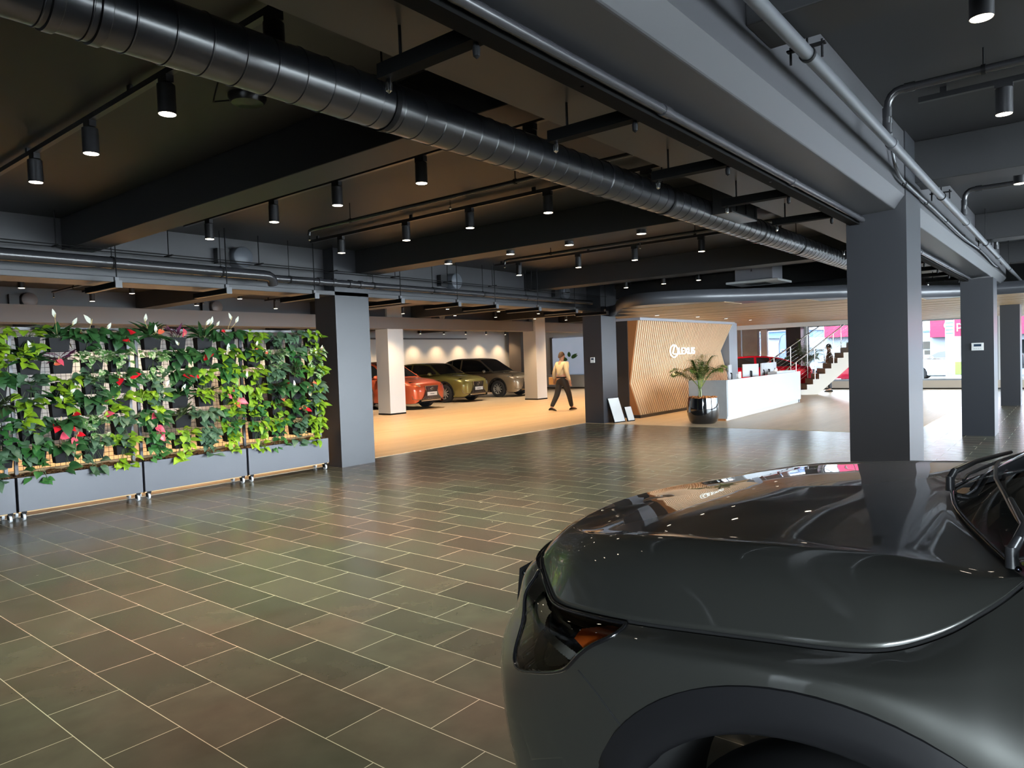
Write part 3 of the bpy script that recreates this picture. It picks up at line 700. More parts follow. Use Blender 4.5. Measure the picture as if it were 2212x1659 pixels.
# black wheel-arch band between flare and lip, dark floor reflection put into its colour
def flank_x(y, z):
    best = None
    for t in frange(0, 17, 170):
        X, Y = catmull(OUT, t)
        if best is None or abs(Y-y) < best[0]: best = (abs(Y-y), X)
    return best[1] + (.0 if z > .7 else .004+(.70-z)*.06)
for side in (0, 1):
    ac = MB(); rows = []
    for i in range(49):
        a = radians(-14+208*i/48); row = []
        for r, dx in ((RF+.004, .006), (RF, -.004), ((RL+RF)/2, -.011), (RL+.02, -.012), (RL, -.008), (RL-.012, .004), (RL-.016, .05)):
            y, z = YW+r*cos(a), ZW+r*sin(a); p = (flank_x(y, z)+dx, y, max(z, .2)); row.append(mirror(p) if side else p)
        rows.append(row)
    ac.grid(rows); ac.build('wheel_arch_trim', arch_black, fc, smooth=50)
    li = MB(); rows = []
    for i in range(33):
        a = radians(-14+208*i/32); rows.append([(lambda p: mirror(p) if side else p)((xx, YW+rr*cos(a), max(ZW+rr*sin(a), .15))) for xx, rr in ((1.33, RL-.012), (1.5, RL-.03), (1.75, RL-.05))])
    li.grid(rows); li.build('arch_liner', void, fc, smooth=180)
    for yw in (YW, YW-2.72):
        xw = 1.30 if not side else 2*XC-1.30; d = 1 if not side else -1
        w = MB().lathe([(.23, .02), (.33, .0), (.365, .03), (.372, .09), (.372, .16), (.36, .21), (.3, .235), (.23, .23)], (0, 0, 0), n=48, ax='x', cap=False).build('wheel', rubber, fc, world=False, smooth=40, loc=(xw-XC, yw-.37, .372), rot=(0, 0, 0 if d == 1 else pi))
        rm = MB().lathe([(.235, .02), (.24, .03), (.225, .05), (.22, .2), (.235, .225)], n=40, ax='x', cap=False)
        for s in range(10):
            a = 2*pi*s/10; rm.bar((.045, .05*cos(a), .05*sin(a)), (.03, .228*cos(a+.12), .228*sin(a+.12)), .03, .022, up=(1, 0, 0))
        rm.cyl((.03, 0, 0), (.07, 0, 0), .06, n=20); rm.build('rim', rim_metal, w, world=False, smooth=40)
        MB().cyl((.1, 0, 0), (.12, 0, 0), .2, n=30).build('brake_disc', satin_black, w, world=False, smooth=40)
# bumper line and number-plate side of the nose
sm = MB(); sm.tube([surf(side_net, 9.75-.09*i, 2.3+.085*i-.0018*i*i) for i in range(11)], .0022, 6)
sm.build('bumper_seam', void, fc, smooth=180)
gr = MB()
for i in range(9):
    z = .46+.045*i; wd = .42-.25*abs(z-.62)
    rows = [(XC-wd+2*wd*q/16, 0, z) for q in range(17)]
    pts = []
    for p in rows:
        t = min(abs(p[0]-XC), .6); pts.append((p[0], 1.492-t*t*.28, p[2]))
    gr.tube(pts, .008, 6)
gr.build('grille', gloss_black, fc, smooth=180)
gb = MB(); gb.grid([[(XC+s*(.44-.25*abs(z-.62)), 1.50-(s*(.44-.25*abs(z-.62)))**2*.28+.0, z) for s in (-1, -.6, -.2, .2, .6, 1)] for z in (.42, .52, .62, .72, .84)]); gb.build('grille_backing', void, fc)
# lip overhanging at the near front corner of the bonnet
lp = MB(); lp.loft([[(a[0]+.0, a[1]+.0, a[2]-.006), (b[0], b[1], b[2]-.004), (b[0]+.01, b[1]-.02, b[2]-.05), (a[0]+.005, a[1]-.02, a[2]-.04)] for a, b in
      [(catmull(P5, t), tuple(Vector(catmull(P5, t))+Vector((OUT[min(17, int(t))][0]-P5[min(17, int(t))][0], OUT[min(17, int(t))][1]-P5[min(17, int(t))][1], 0)).normalized()*(.02*min(1, (t-12)/1.)))) for t in frange(12.05, 17, 30)]])
lp.build('bonnet_lip', gloss_black, fc, smooth=60)
# windscreen, wipers, cowl and cabin
base = [surf(hood_net, 0, v) for v in frange(0, 3, 14)]
top = [(2.2-.60*t, -.62-.10*t*t, 1.63-.05*t*t) for t in frange(0, 1, 14)]
wr = []
for i in range(9):
    f = i/8; wr.append([lerp(b, t, f)[:2]+(lerp(b, t, f)[2]+.045*sin(pi*f)+.004,) for b, t in zip(base, top)])
full = [[mirror(p) for p in reversed(r)][:-1]+r for r in wr]
ws = MB().grid(full).build('windscreen', car_glass, fc, smooth=180)
edge = [tuple(Vector(p)+Vector((0, .004, .004))) for p in full[0]]
MB().tube(edge, .005, 8).build('bonnet_lit_edge', M('dark_trim', (.08, .08, .1), .15, metal=1.), fc, smooth=180)  # glossy strip added for the lit line along the bonnet's rear edge
MB().grid([[tuple(Vector(p)+Vector((0, -.012-.13*j, -.02-.055*j))) for p in full[0]] for j in range(4)]).build('cowl', satin_black, fc, smooth=180)
MB().grid([[(XC+1.05*s*.72, .02-.12*j, .98+.02*min(j, 2)-.03*abs(s)) for s in frange(-1, 1, 12)] for j in range(8)]).build('dashboard', M('dashboard', (.02, .02, .022), .6), fc, smooth=180)
def glass_pt(i, f, up_=.014): return Vector(lerp(full[0][i], full[1][i], f))+Vector((0, .006, up_))
for i0, i1, fa, fb in ((27, 15, .25, .95), (15, 3, .25, .95)):
    n_ = 8; pts = [glass_pt(int(round(i0+(i1-i0)*k/n_)), fa+(fb-fa)*k/n_) for k in range(n_+1)]
    wp = MB().tube(pts, .0045, 6); mid = pts[4]; wp.tube([pts[0]+Vector((0, .03, .0)), pts[0]+Vector((0, .02, .022)), pts[2]+Vector((0, .01, .02)), mid+Vector((0, .0, .014))], [.010, .009, .007, .005], 8)
    wp.cyl(pts[0]+Vector((0, .03, -.03)), pts[0]+Vector((0, .03, .008)), .011, n=12); wp.build('wiper', satin_black, fc, smooth=50)
# rest of the body behind the frame edge
def ring_at(y, w, zb, zt):
    h = [(w, .24), (w+.01, .5), (w+.012, .72), (w, .9), (w-.05, zb)]
    return [(XC-a, y, z) for a, z in h]
rows = [[(1.292, .02, .21), (1.285, .02, .5), (1.287, .02, .70), (1.29, .02, .875), (1.40, .02, 1.03), (1.5, .07, 1.117)]] + [[(1.27, y, .21), (1.262, y, .5), (1.262, y, .72), (1.272, y, .9), (1.31, y, 1.0), (1.36, y, 1.08+.01*(-y))] for y in (-.25, -.6, -1.2, -1.8, -2.4)] + [[(1.35, -3.0, .3), (1.34, -3.0, .5), (1.34, -3.0, .72), (1.35, -3.0, .9), (1.38, -3.0, 1.0), (1.42, -3.0, 1.1)], [(1.6, -3.3, .35), (1.58, -3.3, .5), (1.58, -3.3, .72), (1.6, -3.3, .9), (1.62, -3.28, 1.0), (1.66, -3.2, 1.1)]]
dn = []
for a in range(len(rows)-1):
    for q in range(10): dn.append([lerp(p, r, q/10) for p, r in zip(rows[a], rows[a+1])])
dn.append(rows[-1])
dd = [[catmull(r, t) for t in frange(0, 5, 20)] for r in dn]
sb = MB()
for side in (0, 1):
    o = len(sb.v); n_ = len(dd[0]); sb.v += [mirror(p) if side else p for r in dd for p in r]
    for i in range(len(dd)-1):
        for j in range(n_-1):
            c = [(dd[i][j][q]+dd[i+1][j+1][q])/2 for q in range(3)]
            if (c[1]-(YW-2.72))**2+(c[2]-ZW)**2 > .47**2 and not in_arch(c): sb.f.append((o+i*n_+j, o+i*n_+j+1, o+(i+1)*n_+j+1, o+(i+1)*n_+j)); sb.m.append(0)
sb.box(1.6, 2.8, -3.32, -3.28, .35, 1.1)
sb.build('rear_body', paint, fc, smooth=180)
roof = [[(XC+s*(.62 if j < 4 else .58), -.60-.62*j+.03*abs(s), 1.635-.05*s*s-(.0 if j < 3 else .05*(j-2)**1.5)) for s in frange(-1, 1, 10)] for j in range(5)]
MB().grid(roof).build('roof', paint, fc, smooth=180, solid=.02)
for side in (0, 1):
    f = (lambda p: mirror(p)) if side else (lambda p: p)
    pl = MB(); pl.tube([f(p) for p in ((1.5, .07, 1.125), (1.54, -.2, 1.3), (1.585, -.5, 1.52), (1.6, -.66, 1.585), (1.6, -1.8, 1.59), (1.63, -2.7, 1.50), (1.62, -3.15, 1.12))], .035, 10)
    pl.tube([f((1.38, -1.15, 1.08)), f((1.59, -1.2, 1.585))], .045, 8); pl.build('pillar', gloss_black, fc, smooth=180)
    sg = MB().grid([[f(lerp(a, b, q)) for q in (0, .5, 1)] for a, b in (((1.46, .02, 1.11), (1.5, .02, 1.14)), ((1.37, -.5, 1.08), (1.585, -.55, 1.53)), ((1.365, -1.15, 1.08), (1.59, -1.2, 1.58)), ((1.37, -2.2, 1.09), (1.6, -2.2, 1.56)), ((1.42, -3.0, 1.1), (1.63, -2.8, 1.46)))])
    sg.build('side_window', car_glass, fc, smooth=180)
    mr = MB().sphere(f((1.20, -.42, 1.12)), .1, 14, sc=(1.1, .7, .75)); mr.bar(f((1.27, -.42, 1.08)), f((1.4, -.42, 1.06)), .05, .03); mr.build('wing_mirror', paint, fc, smooth=60)
MB().box(1.45, 2.95, -3.1, .3, .25, .9).build('underbody', void, fc)
# ------------------------------------------------------------------ planted screens on castors
rnd = random.Random(21)
planter_mat = M('planter_anthracite', (.045, .048, .062), .36, spec=.5)
pot_mat = M('black_pot', (.008, .008, .009), .6, spec=.2)
tan_board = M('tan_board', (.55, .36, .17), .6)
bark = M('bark_mulch', (.30, .15, .05), .9, noise=((.12, .055, .02), 60., .4, .6), bump=(90., .9))
wire_mat = M('black_wire', (.012, .012, .012), .5)
post_mat = M('planter_post', (.05, .05, .06), .35)
castor_grey = M('castor_grey', (.6, .62, .64), .3)
leaf_mats = {
 'dark': M('leaf_dark_green', (.022, .075, .022), .38, spec=.5, noise=((.035, .11, .03), 9., .4, .6)),
 'mid': M('leaf_mid_green', (.05, .17, .035), .4, noise=((.03, .12, .03), 9., .4, .6)),
 'lime': M('leaf_lime', (.26, .40, .015), .42, noise=((.14, .27, .02), 9., .4, .6)),
 'grey': M('leaf_grey_green', (.06, .12, .06), .4, noise=((.1, .17, .1), 20., .45, .6)),
 'olive': M('leaf_olive', (.05, .07, .025), .45),
 'varieg': M('leaf_variegated', (.09, .22, .05), .42, noise=((.55, .58, .36), 35., .5, .58)),
 'maroon': M('leaf_maroon', (.14, .035, .08), .45)}
for m_ in leaf_mats.values():
    m_.node_tree.nodes['Principled BSDF'].inputs['Subsurface Weight'].default_value = 0
flower_mats = {'red': M('flower_red', (.75, .012, .025), .3, coat=.4), 'pink': M('flower_pink', (.85, .10, .16), .35, coat=.3), 'coral': M('flower_coral', (.85, .16, .08), .4), 'white': M('flower_white', (.78, .8, .68), .5), 'cream': M('flower_cream', (.75, .78, .5), .5)}
spadix_mat = M('spadix', (.75, .6, .25), .5)
stem_mat = M('stem_green', (.07, .12, .03), .5)

def leaf(mb, base, d, up, L, W, droop=.25, kind='heart', m=0):
    """leaf from base along d; up is roughly its face normal"""
    d = Vector(d).normalized(); s = d.cross(Vector(up))
    if s.length < 1e-3: s = Vector((1, 0, 0))
    s.normalize(); n = s.cross(d)
    if kind == 'heart': prof = [(-.07, .2), (.0, .36), (.16, .5), (.36, .48), (.58, .36), (.8, .17), (.93, .06), (1., .0)]
    elif kind == 'lance': prof = [(0, .05), (.15, .3), (.4, .5), (.7, .34), (.9, .12), (1., .0)]
    else: prof = [(0, .10), (.12, .4), (.35, .52), (.6, .46), (.85, .22), (1., 0)]
    rows = []
    for t, w_ in prof:
        c = Vector(base) + d*(t*L) - n*(droop*L*t*t)
        rows.append([c - s*(w_*W) + n*(.10*W*w_*2), c, c + s*(w_*W) + n*(.10*W*w_*2)])
    # keep the notch of heart leaves open
    if kind == 'heart': rows[0][1] = Vector(base)
    mb.grid(rows, m)

PLANTS = {  # kind -> (leaf material, shape, length, width, count, trailing)
 'pothos': ('mid', 'heart', .105, .085, 34, .5), 'lime_pothos': ('lime', 'heart', .115, .085, 30, .55), 'anthurium': ('dark', 'heart', .15, .115, 24, .15),
 'philodendron': ('grey', 'heart', .125, .10, 26, .35), 'peace_lily': ('dark', 'lance', .19, .07, 30, .0), 'variegated_pothos': ('varieg', 'heart', .10, .075, 32, .45), 'fern': ('olive', 'lance', .17, .04, 30, .1), 'cordyline': ('maroon', 'lance', .17, .035, 20, .0)}
WORDS = {'pothos': 'mid green trailing pothos', 'lime_pothos': 'lime yellow trailing pothos', 'anthurium': 'dark glossy anthurium', 'philodendron': 'grey green heart leaved philodendron', 'peace_lily': 'dark peace lily', 'variegated_pothos': 'cream splashed pothos', 'fern': 'olive strappy foliage plant', 'cordyline': 'maroon strappy plant'}
def pot_plant(x, y, z, kind, label, flowers=(), group=None, tall=0.):
    t = thing('potted_plant', label, 'potted plant', (x, y, z), 0, group)
    # pocket pot: wider at the top, hung on the mesh
    w, h, dp = .105, .155, .12
    pm = MB().loft([[(-w*.86, 0, 0), (w*.86, 0, 0), (w*.86, -dp*.8, 0), (-w*.86, -dp*.8, 0)], [(-w, 0, h), (w, 0, h), (w, -dp, h), (-w, -dp, h)], [(-w+.008, -.008, h), (w-.008, -.008, h), (w-.008, -dp+.008, h), (-w+.008, -dp+.008, h)], [(-w+.01, -.01, h-.02), (w-.01, -.01, h-.02), (w-.01, -dp+.01, h-.02), (-w+.01, -dp+.01, h-.02)]])
    pm.box(-w*.5, w*.5, 0, .012, h-.03, h+.01)
    pm.build('pot', pot_mat, t, world=False)
    lm, shape, L, W, cnt, trail = PLANTS[kind]
    fo = MB(); st = MB()
    c0 = Vector((0, -dp*.55, h-.01))
    for i in range(cnt):
        a = rnd.uniform(-pi, pi); el = rnd.uniform(.1, 1.25)
        r = rnd.uniform(.05, .17)
        if shape == 'lance':
            b = c0 + Vector((rnd.uniform(-.05, .05), rnd.uniform(-.03, .03), 0)); d = Vector((cos(a)*cos(el), sin(a)*cos(el)*.8-.2, sin(el)))
            ln = L*rnd.uniform(.7, 1.25)
            st.tube([b, b+d*.05], .0022, 4, cap=False)
            leaf(fo, b+d*.04, d, Vector((0, -.5, 1)) - d*.3, ln, W*rnd.uniform(.7, 1.1), rnd.uniform(.3, .8), 'lance')
            continue
        if rnd.random() < trail:
            b = c0 + Vector((rnd.uniform(-.11, .11), -rnd.uniform(.04, .09), rnd.uniform(-.30, -.0)))
        else:
            b = c0 + Vector((cos(a)*r, -abs(sin(a))*r*.9, sin(el)*.14*rnd.uniform(.4, 1)))
        if b.y > -.015: b.y = -.015
        d = Vector((cos(a)*.8, -.55-rnd.random()*.3, rnd.uniform(-.9, .35)))
        up_ = Vector((rnd.uniform(-.4, .4), -.75, .75))
        st.tube([c0, (c0+b)/2+Vector((0, -.015, .02)), b], .002, 4, cap=False)
        leaf(fo, b, d, up_, L*rnd.uniform(.65, 1.15), W*rnd.uniform(.75, 1.1), rnd.uniform(.1, .45), shape)
    fo.build('foliage', leaf_mats[lm], t, world=False, smooth=60)
    st.build('stems', stem_mat, t, world=False, smooth=60)
    for (col, fxx, fz, sz) in flowers:
        f = MB(); b = Vector((fxx, -.16, h+fz)); 
        up_ = Vector((rnd.uniform(-.3, .3), -.8, .5)); d = Vector((rnd.uniform(-.7, .7), -.35, rnd.uniform(-.6, .5)))
        if col in ('white', 'cream'): d = Vector((rnd.uniform(-.6, .6), -.15, .8)); up_ = Vector((0, -1, .2))
        leaf(f, b, d, up_, sz, sz*(.8 if col in ('red', 'pink', 'coral') else .42), .1, 'heart' if col in ('red', 'pink', 'coral') else 'lance')
        fo_ = f.build('flower', flower_mats[col], t, world=False, smooth=60)
        q = MB().tube([b+Vector((0, -.006, 0)), b+Vector((0, -.03, .035*sz/.09))], [.005, .003], 6); q.tube([c0, (c0+b)/2+Vector((0, 0, .02)), b], .0022, 4, cap=False)
        q.build('spadix', spadix_mat, fo_, world=False, smooth=60)
    return t

PY = 8.78     # front face of the boxes
def planter(x0, x1, label, cols, lim=None):
    t = thing('planter', label, 'planter', ((x0+x1)/2, PY+.17, 0), 0, 'planter boxes on castors')
    b = MB(); z0, z1 = .10, .465
    b.box(x0, x1, PY, PY+.018, z0, z1).box(x0, x1, PY+.32, PY+.338, z0, z1).box(x0, x0+.018, PY+.018, PY+.32, z0, z1).box(x1-.018, x1, PY+.018, PY+.32, z0, z1).box(x0, x1, PY+.018, PY+.32, z0, z0+.02)
    b.build('box', planter_mat, t, bevel=.002)
    MB().box(x0+.02, x1-.02, PY+.35, PY+.37, .075, .5).build('back_board', tan_board, t)
    MB().box(x0+.0, x1-.0, PY+.02, PY+.3, .085, .098).build('base_strip', tan_board, t)
    # mulch: a rough heap with loose strands
    mu = MB(); nx, ny = 60, 8
    mu.grid([[(x0+.02+(x1-x0-.04)*i/nx, PY+.02+.3*j/ny, z1-.012+.028*rnd.random()*(0 if j in (0, ny) and False else 1)+.012*sin(i*.7)) for i in range(nx+1)] for j in range(ny+1)])
    for i in range(int(330*(x1-x0))):
        p = Vector((rnd.uniform(x0+.01, x1-.01), PY+rnd.uniform(.005, .2), z1+rnd.uniform(0, .02))); a = rnd.uniform(0, 2*pi); l = rnd.uniform(.02, .07)
        q = p+Vector((cos(a)*l, sin(a)*l*.5-.004, rnd.uniform(-.012, .02))); mu.bar(p, q, .004, .002)
    m_ = mu.build('mulch', bark, t); m_['kind'] = 'stuff'
    for px in (x0+.02, x1-.05):
        MB().box(px, px+.032, PY+.13, PY+.165, .4, 2.07).build('post', post_mat, t)
    MB().box(x0+.02, x1-.018, PY+.13, PY+.165, 2.04, 2.07).build('top_rail', castor_grey if False else post_mat, t)
    me = MB(); xa, xb, za, zb = x0+.05, x1-.05, .52, 1.98
    nxx = int((xb-xa)/.05); nz = int((zb-za)/.05)
    for i in range(nxx+1):
        x = xa+(xb-xa)*i/nxx; me.cyl((x, PY+.14, za), (x, PY+.14, zb), .0022, n=5, cap=False)
    for i in range(nz+1):
        z = za+(zb-za)*i/nz; me.cyl((xa, PY+.137, z), (xb, PY+.137, z), .0022, n=5, cap=False)
    me.build('mesh_panel', wire_mat, t)
    for cx in (x0+.05, x1-.05):
        for cyy in (PY+.04, PY+.29):
            c = MB().cyl((cx-.012, cyy, .036), (cx+.012, cyy, .036), .036, n=18).build('castor', castor_grey, t, smooth=40)
            MB().box(cx-.02, cx-.014, cyy-.02, cyy+.03, .03, .1).box(cx+.014, cx+.02, cyy-.02, cyy+.03, .03, .1).box(cx-.025, cx+.025, cyy-.025, cyy+.035, .078, .1).build('fork', black_metal, c)
    return t
SETS = ['pothos', 'lime_pothos', 'anthurium', 'philodendron', 'peace_lily', 'variegated_pothos', 'fern']
GRID = {  # rows from the top, pots from the left
 0: [['lime_pothos', 'peace_lily', 'anthurium', 'anthurium'], ['peace_lily', 'cordyline', 'variegated_pothos', 'variegated_pothos'], ['philodendron', 'lime_pothos', 'philodendron', 'anthurium'], ['lime_pothos', 'peace_lily', 'anthurium', 'lime_pothos'], ['philodendron', 'anthurium', 'variegated_pothos', 'philodendron'], ['pothos', 'anthurium', 'philodendron', 'lime_pothos']],
 1: [['peace_lily', 'cordyline', 'peace_lily', 'anthurium'], ['variegated_pothos', 'anthurium', 'anthurium', 'lime_pothos'], ['philodendron', 'anthurium', 'lime_pothos', 'pothos'], ['lime_pothos', 'peace_lily', 'fern', 'lime_pothos'], ['anthurium', 'fern', 'philodendron', 'pothos'], ['pothos', 'lime_pothos', 'philodendron', 'lime_pothos']],
 2: [['lime_pothos', 'philodendron', 'philodendron', 'lime_pothos'], ['anthurium', 'variegated_pothos', 'pothos', 'variegated_pothos'], ['lime_pothos', 'philodendron', 'fern', 'lime_pothos'], ['lime_pothos', 'anthurium', 'anthurium', 'philodendron'], ['pothos', 'lime_pothos', 'anthurium', 'lime_pothos'], ['lime_pothos', 'pothos', 'philodendron', 'lime_pothos']]}
FLOW = {(0, 0, 1): [('white', -.05, .22, .10), ('white', .12, .14, .10)], (0, 0, 2): [('white', .02, .16, .13), ('coral', -.1, .06, .07)], (0, 0, 3): [('red', .06, .06, .13), ('red', .03, .0, .11), ('white', -.12, .1, .09)],
 (0, 1, 0): [('white', .0, .12, .1)], (0, 1, 1): [('pink', -.06, .0, .09), ('coral', -.1, -.04, .08)], (0, 2, 3): [('red', -.05, .02, .12), ('red', .08, .04, .12)], (0, 2, 1): [('white', .1, -.08, .08)],
 (0, 3, 2): [('pink', .1, .02, .12), ('pink', .1, -.16, .11)], (0, 3, 1): [('white', .08, .1, .1), ('white', .0, .02, .09)], (0, 4, 1): [('red', -.05, .05, .15), ('red', .0, .0, .13), ('red', .08, .12, .09)], (0, 5, 1): [('pink', .02, .16, .12), ('pink', .1, .1, .12), ('pink', .05, .04, .11), ('red', .12, .15, .08)],
 (1, 0, 0): [('coral', .1, .08, .09), ('white', .02, .05, .1), ('white', -.1, .18, .1)], (1, 0, 1): [('pink', .06, .02, .12), ('white', -.02, -.1, .08)], (1, 0, 2): [('white', .0, .16, .1), ('white', .06, .17, .11), ('white', .14, .15, .08)], (1, 0, 3): [('red', -.05, .08, .08), ('white', .04, .24, .1), ('white', .1, .2, .1)],
 (1, 1, 2): [('red', -.04, -.02, .12), ('red', .06, .05, .09)], (1, 1, 3): [('white', -.04, .06, .12)], (1, 2, 1): [('red', .06, .06, .16), ('red', .06, .0, .15)], (1, 2, 0): [('white', .06, .02, .11), ('white', .1, -.1, .09)], (1, 3, 1): [('white', .0, .06, .1)], (1, 3, 3): [('pink', -.06, -.02, .08), ('pink', .0, .04, .07)], (1, 4, 0): [('pink', .0, .06, .1)], (1, 4, 3): [('pink', .08, .16, .14), ('coral', .1, .08, .12)], (1, 5, 0): [('pink', -.03, .14, .12), ('pink', -.01, .06, .13), ('pink', .06, -.02, .07)],
 (2, 0, 0): [('white', .0, -.12, .08)], (2, 1, 0): [('coral', .02, .1, .07), ('coral', .14, .0, .07)], (2, 1, 3): [('cream', .0, .02, .1), ('cream', .08, .06, .1), ('pink', .12, .1, .07)], (2, 2, 0): [('white', -.16, -.06, .1)], (2, 3, 1): [('red', .08, .06, .11), ('coral', .02, .02, .09), ('coral', .06, -.14, .09)], (2, 3, 2): [('coral', .1, .06, .09), ('pink', .16, .02, .1), ('white', -.08, .04, .1)], (2, 4, 2): [('red', .06, -.02, .11), ('red', .12, -.05, .1), ('coral', .0, -.02, .07)], (2, 3, 3): [('coral', -.05, .1, .08), ('cream', -.1, -.1, .1)]}
PNAMES = ['left planter', 'middle planter', 'right planter']
XS = [(2.50, 3.775), (3.80, 5.135), (5.165, 6.47)]
planter(1.20, 2.475, 'charcoal planter box at the left edge of the photo, mostly cut off', 4)
for pi_, (xa, xb) in enumerate(XS):
    planter(xa, xb, 'charcoal %s box on castors with a mesh of potted plants above' % PNAMES[pi_], 4)
    for r in range(6):
        for c in range(4):
            kind = GRID[pi_][r][c]; fl = FLOW.get((pi_, r, c), ())
            x = xa+.18+(xb-xa-.36)*c/3 + rnd.uniform(-.02, .02); z = 1.80-.245*r + rnd.uniform(-.012, .012)
            fw_ = (' with %s flowers' % fl[0][0]) if fl else ''
            if fl and len({f[0] for f in fl}) > 1: fw_ = ' with %s and %s flowers' % tuple(sorted({f[0] for f in fl})[:2])
            pot_plant(x, PY+.133, z, kind, '%s%s, pot %d of row %d, %s' % (WORDS[kind].replace(' heart leaved', ''), fw_, c+1, r+1, PNAMES[pi_]), fl, 'potted plants on the %s mesh' % PNAMES[pi_].split()[0])
for r, (dx, kind) in enumerate(((2.36, 'lime_pothos'), (2.38, 'lime_pothos'), (2.36, 'anthurium'), (2.37, 'fern'), (2.35, 'pothos'), (2.38, 'philodendron'))):
    pot_plant(dx, PY+.133, 1.80-.245*r, kind, '%s at the left photo edge, row %d from the top' % (WORDS[kind], r+1), (), 'potted plants on the cut off planter')
# ------------------------------------------------------------------ the other cars
def paint_mat(name, col, metal=.5):
    return M(name, col, .34, metal=metal, coat=1., coatr=.03)
black_trim = M('car_black_trim', (.012, .012, .013), .35)
dark_glass = M('car_dark_glass', (.012, .014, .015), .04, coat=1.)
head_glass = M('car_lamp_cover', (.55, .56, .55), .1, metal=.7, coat=1.)
plate_white = M('plate_white', (.85, .85, .84), .5)
plate_text = M('plate_text', (.25, .25, .27), .5)
def make_car(label, cat, loc, rz, col, L=4.6, HT=1.62, W=.925, belt=1.04, rc=2.0, suv=True, grille=True, group=None, simple=False, yf=1.0):
    """car pointing down its own -Y with its nose at the origin"""
    t = thing('car', label, cat, loc, rz, group)
    pm = paint_mat('car_paint', col)
    ax1, ax2 = .93, L-.98; wr_ = .355 if suv else .33
    st = [(0.0, .62, belt-.31, .33), (.03, .70, belt-.27, .27), (.10, .79, belt-.21, .22), (.25, .86, belt-.15, .21), (.5, W-.03, belt-.085, .21), (.9, W, belt-.03, .22), (1.25, W, belt, .23), (2.2, W+.01, belt, .24), (3.2, W+.01, belt+.02, .24), (L-.7, W, belt+.03, .25), (L-.3, W-.05, belt+.03, .28), (L-.08, W-.13, belt, .36), (L, .72, belt-.08, .42)]
    dn = []
    for i in range(len(st)-1):
        for q in range(8): dn.append(catmull(st, i+q/8))
    dn.append(st[-1])
    rows = []
    for l, w, zt, zb in dn:
        hood = .035 if l < 1.3 else .01
        half = [(0, zt+hood), (.45*w, zt+hood*.9), (.80*w, zt+.012), (.94*w, zt-.035), (w, zt-.13), (w+.008, .62), (w-.005, .45), (w-.05, zb)]
        pts = [catmull(half, q/3) for q in range(22)]
        rows.append([(x, l, z) for x, z in reversed(pts)] + [(-x, l, z) for x, z in pts[1:]])
    b = MB(); n = len(rows[0]); b.v = [p for r in rows for p in r]
    for i in range(len(rows)-1):
        for j in range(n-1):
            c = [(rows[i][j][q]+rows[i+1][j+1][q])/2 for q in range(3)]
            if abs(c[0]) > .6*W and any((c[1]-a)**2+(c[2]-wr_)**2 < (wr_+.055)**2 for a in (ax1, ax2)): continue
            b.f.append((i*n+j, i*n+j+1, (i+1)*n+j+1, (i+1)*n+j)); b.m.append(0)
    b.f.append(tuple(range(n))); b.m.append(0); b.f.append(tuple((len(rows)-1)*n+j for j in range(n))); b.m.append(0)
    b.build('body', pm, t, world=False, smooth=38)
    MB().box(-W+.16, W-.16, .25, L-.25, .2, belt-.12).build('underbody', void, t, world=False)
    # cabin
    y0, y1, y2, y3 = 1.12, 1.12+(HT-belt)*1.45, L-1.35, L-.32
    wb, wt = W-.06, W-.26
    bz = belt+.015
    def cab(y, z, k=1.): # half width at a height
        f = (z-bz)/(HT-bz); return (wb+(wt-wb)*f)*k
    prof = [(y0, bz), (y0+(y1-y0)*.5, bz+(HT-.05-bz)*.53), (y1, HT-.05), ((y1+y2)/2, HT), (y2, HT-.04), ((y2+y3)/2, bz+(HT-bz)*.62), (y3, bz+.03)]
    pr = smooth_path(prof, 5)
    top = MB(); top.grid([[(s*cab(y, z), y+.05*s*s*(1 if y < (y1+y2)/2 else -1), z-.02*s*s) for s in (-1, -.75, -.4, 0, .4, .75, 1)] for y, z in pr])
    top.build('roof', pm if suv else pm, t, world=False, smooth=50)
    ws = MB(); i1 = 10
    ws.grid([[(s*cab(y, z)*.9, y-.012+.05*s*s, z-.02*s*s+.012) for s in (-1, -.75, -.4, 0, .4, .75, 1)] for y, z in pr[1:i1]]); ws.build('windscreen', dark_glass, t, world=False, smooth=60)
    rw = MB(); rw.grid([[(s*cab(y, z)*.86, y+.014-.05*s*s, z-.02*s*s+.012) for s in (-1, -.5, 0, .5, 1)] for y, z in pr[-9:-1]]); rw.build('rear_window', dark_glass, t, world=False, smooth=60)
    for sd in (-1, 1):
        # side of the cabin: painted frame then dark panes slightly proud
        sf = MB(); sf.grid([[(sd*cab(y, bz+(z-bz)*q), y+.05*(1 if y < (y1+y2)/2 else -1), bz+(z-.02-bz)*q) for q in (0, .33, .66, 1)] for y, z in pr]); sf.build('cabin_side', pm, t, world=False, smooth=60)
        ym = (y1+y2)/2+.12
        def pane(ya, yb):
            g = MB(); rr = []
            for k in range(13):
                y = ya+(yb-ya)*k/12
                zt = None
                for (pa, za), (pb, zb2) in zip(pr, pr[1:]):
                    if pa <= y <= pb: zt = za+(zb2-za)*(y-pa)/(pb-pa+1e-9)
                zt = max(bz+.045, zt-.075); rr.append([(sd*(cab(y, bz+.03+(zt-bz-.03)*q)+.006), y+.0, bz+.03+(zt-bz-.03)*q) for q in (0, .33, .66, 1)])
            g.grid(rr); g.build('side_window', dark_glass, t, world=False, smooth=60)
        pane(y0+.24, ym-.04); pane(ym+.04, y2-.12); pane(y2-.06, y3-.28)
        mr = MB().sphere((sd*(W+.08), y0+.42, belt+.06), .1, 12, sc=(1.05, .7, .7)); mr.bar((sd*(W-.06), y0+.42, belt+.02), (sd*(W+.06), y0+.42, belt+.03), .05, .03)
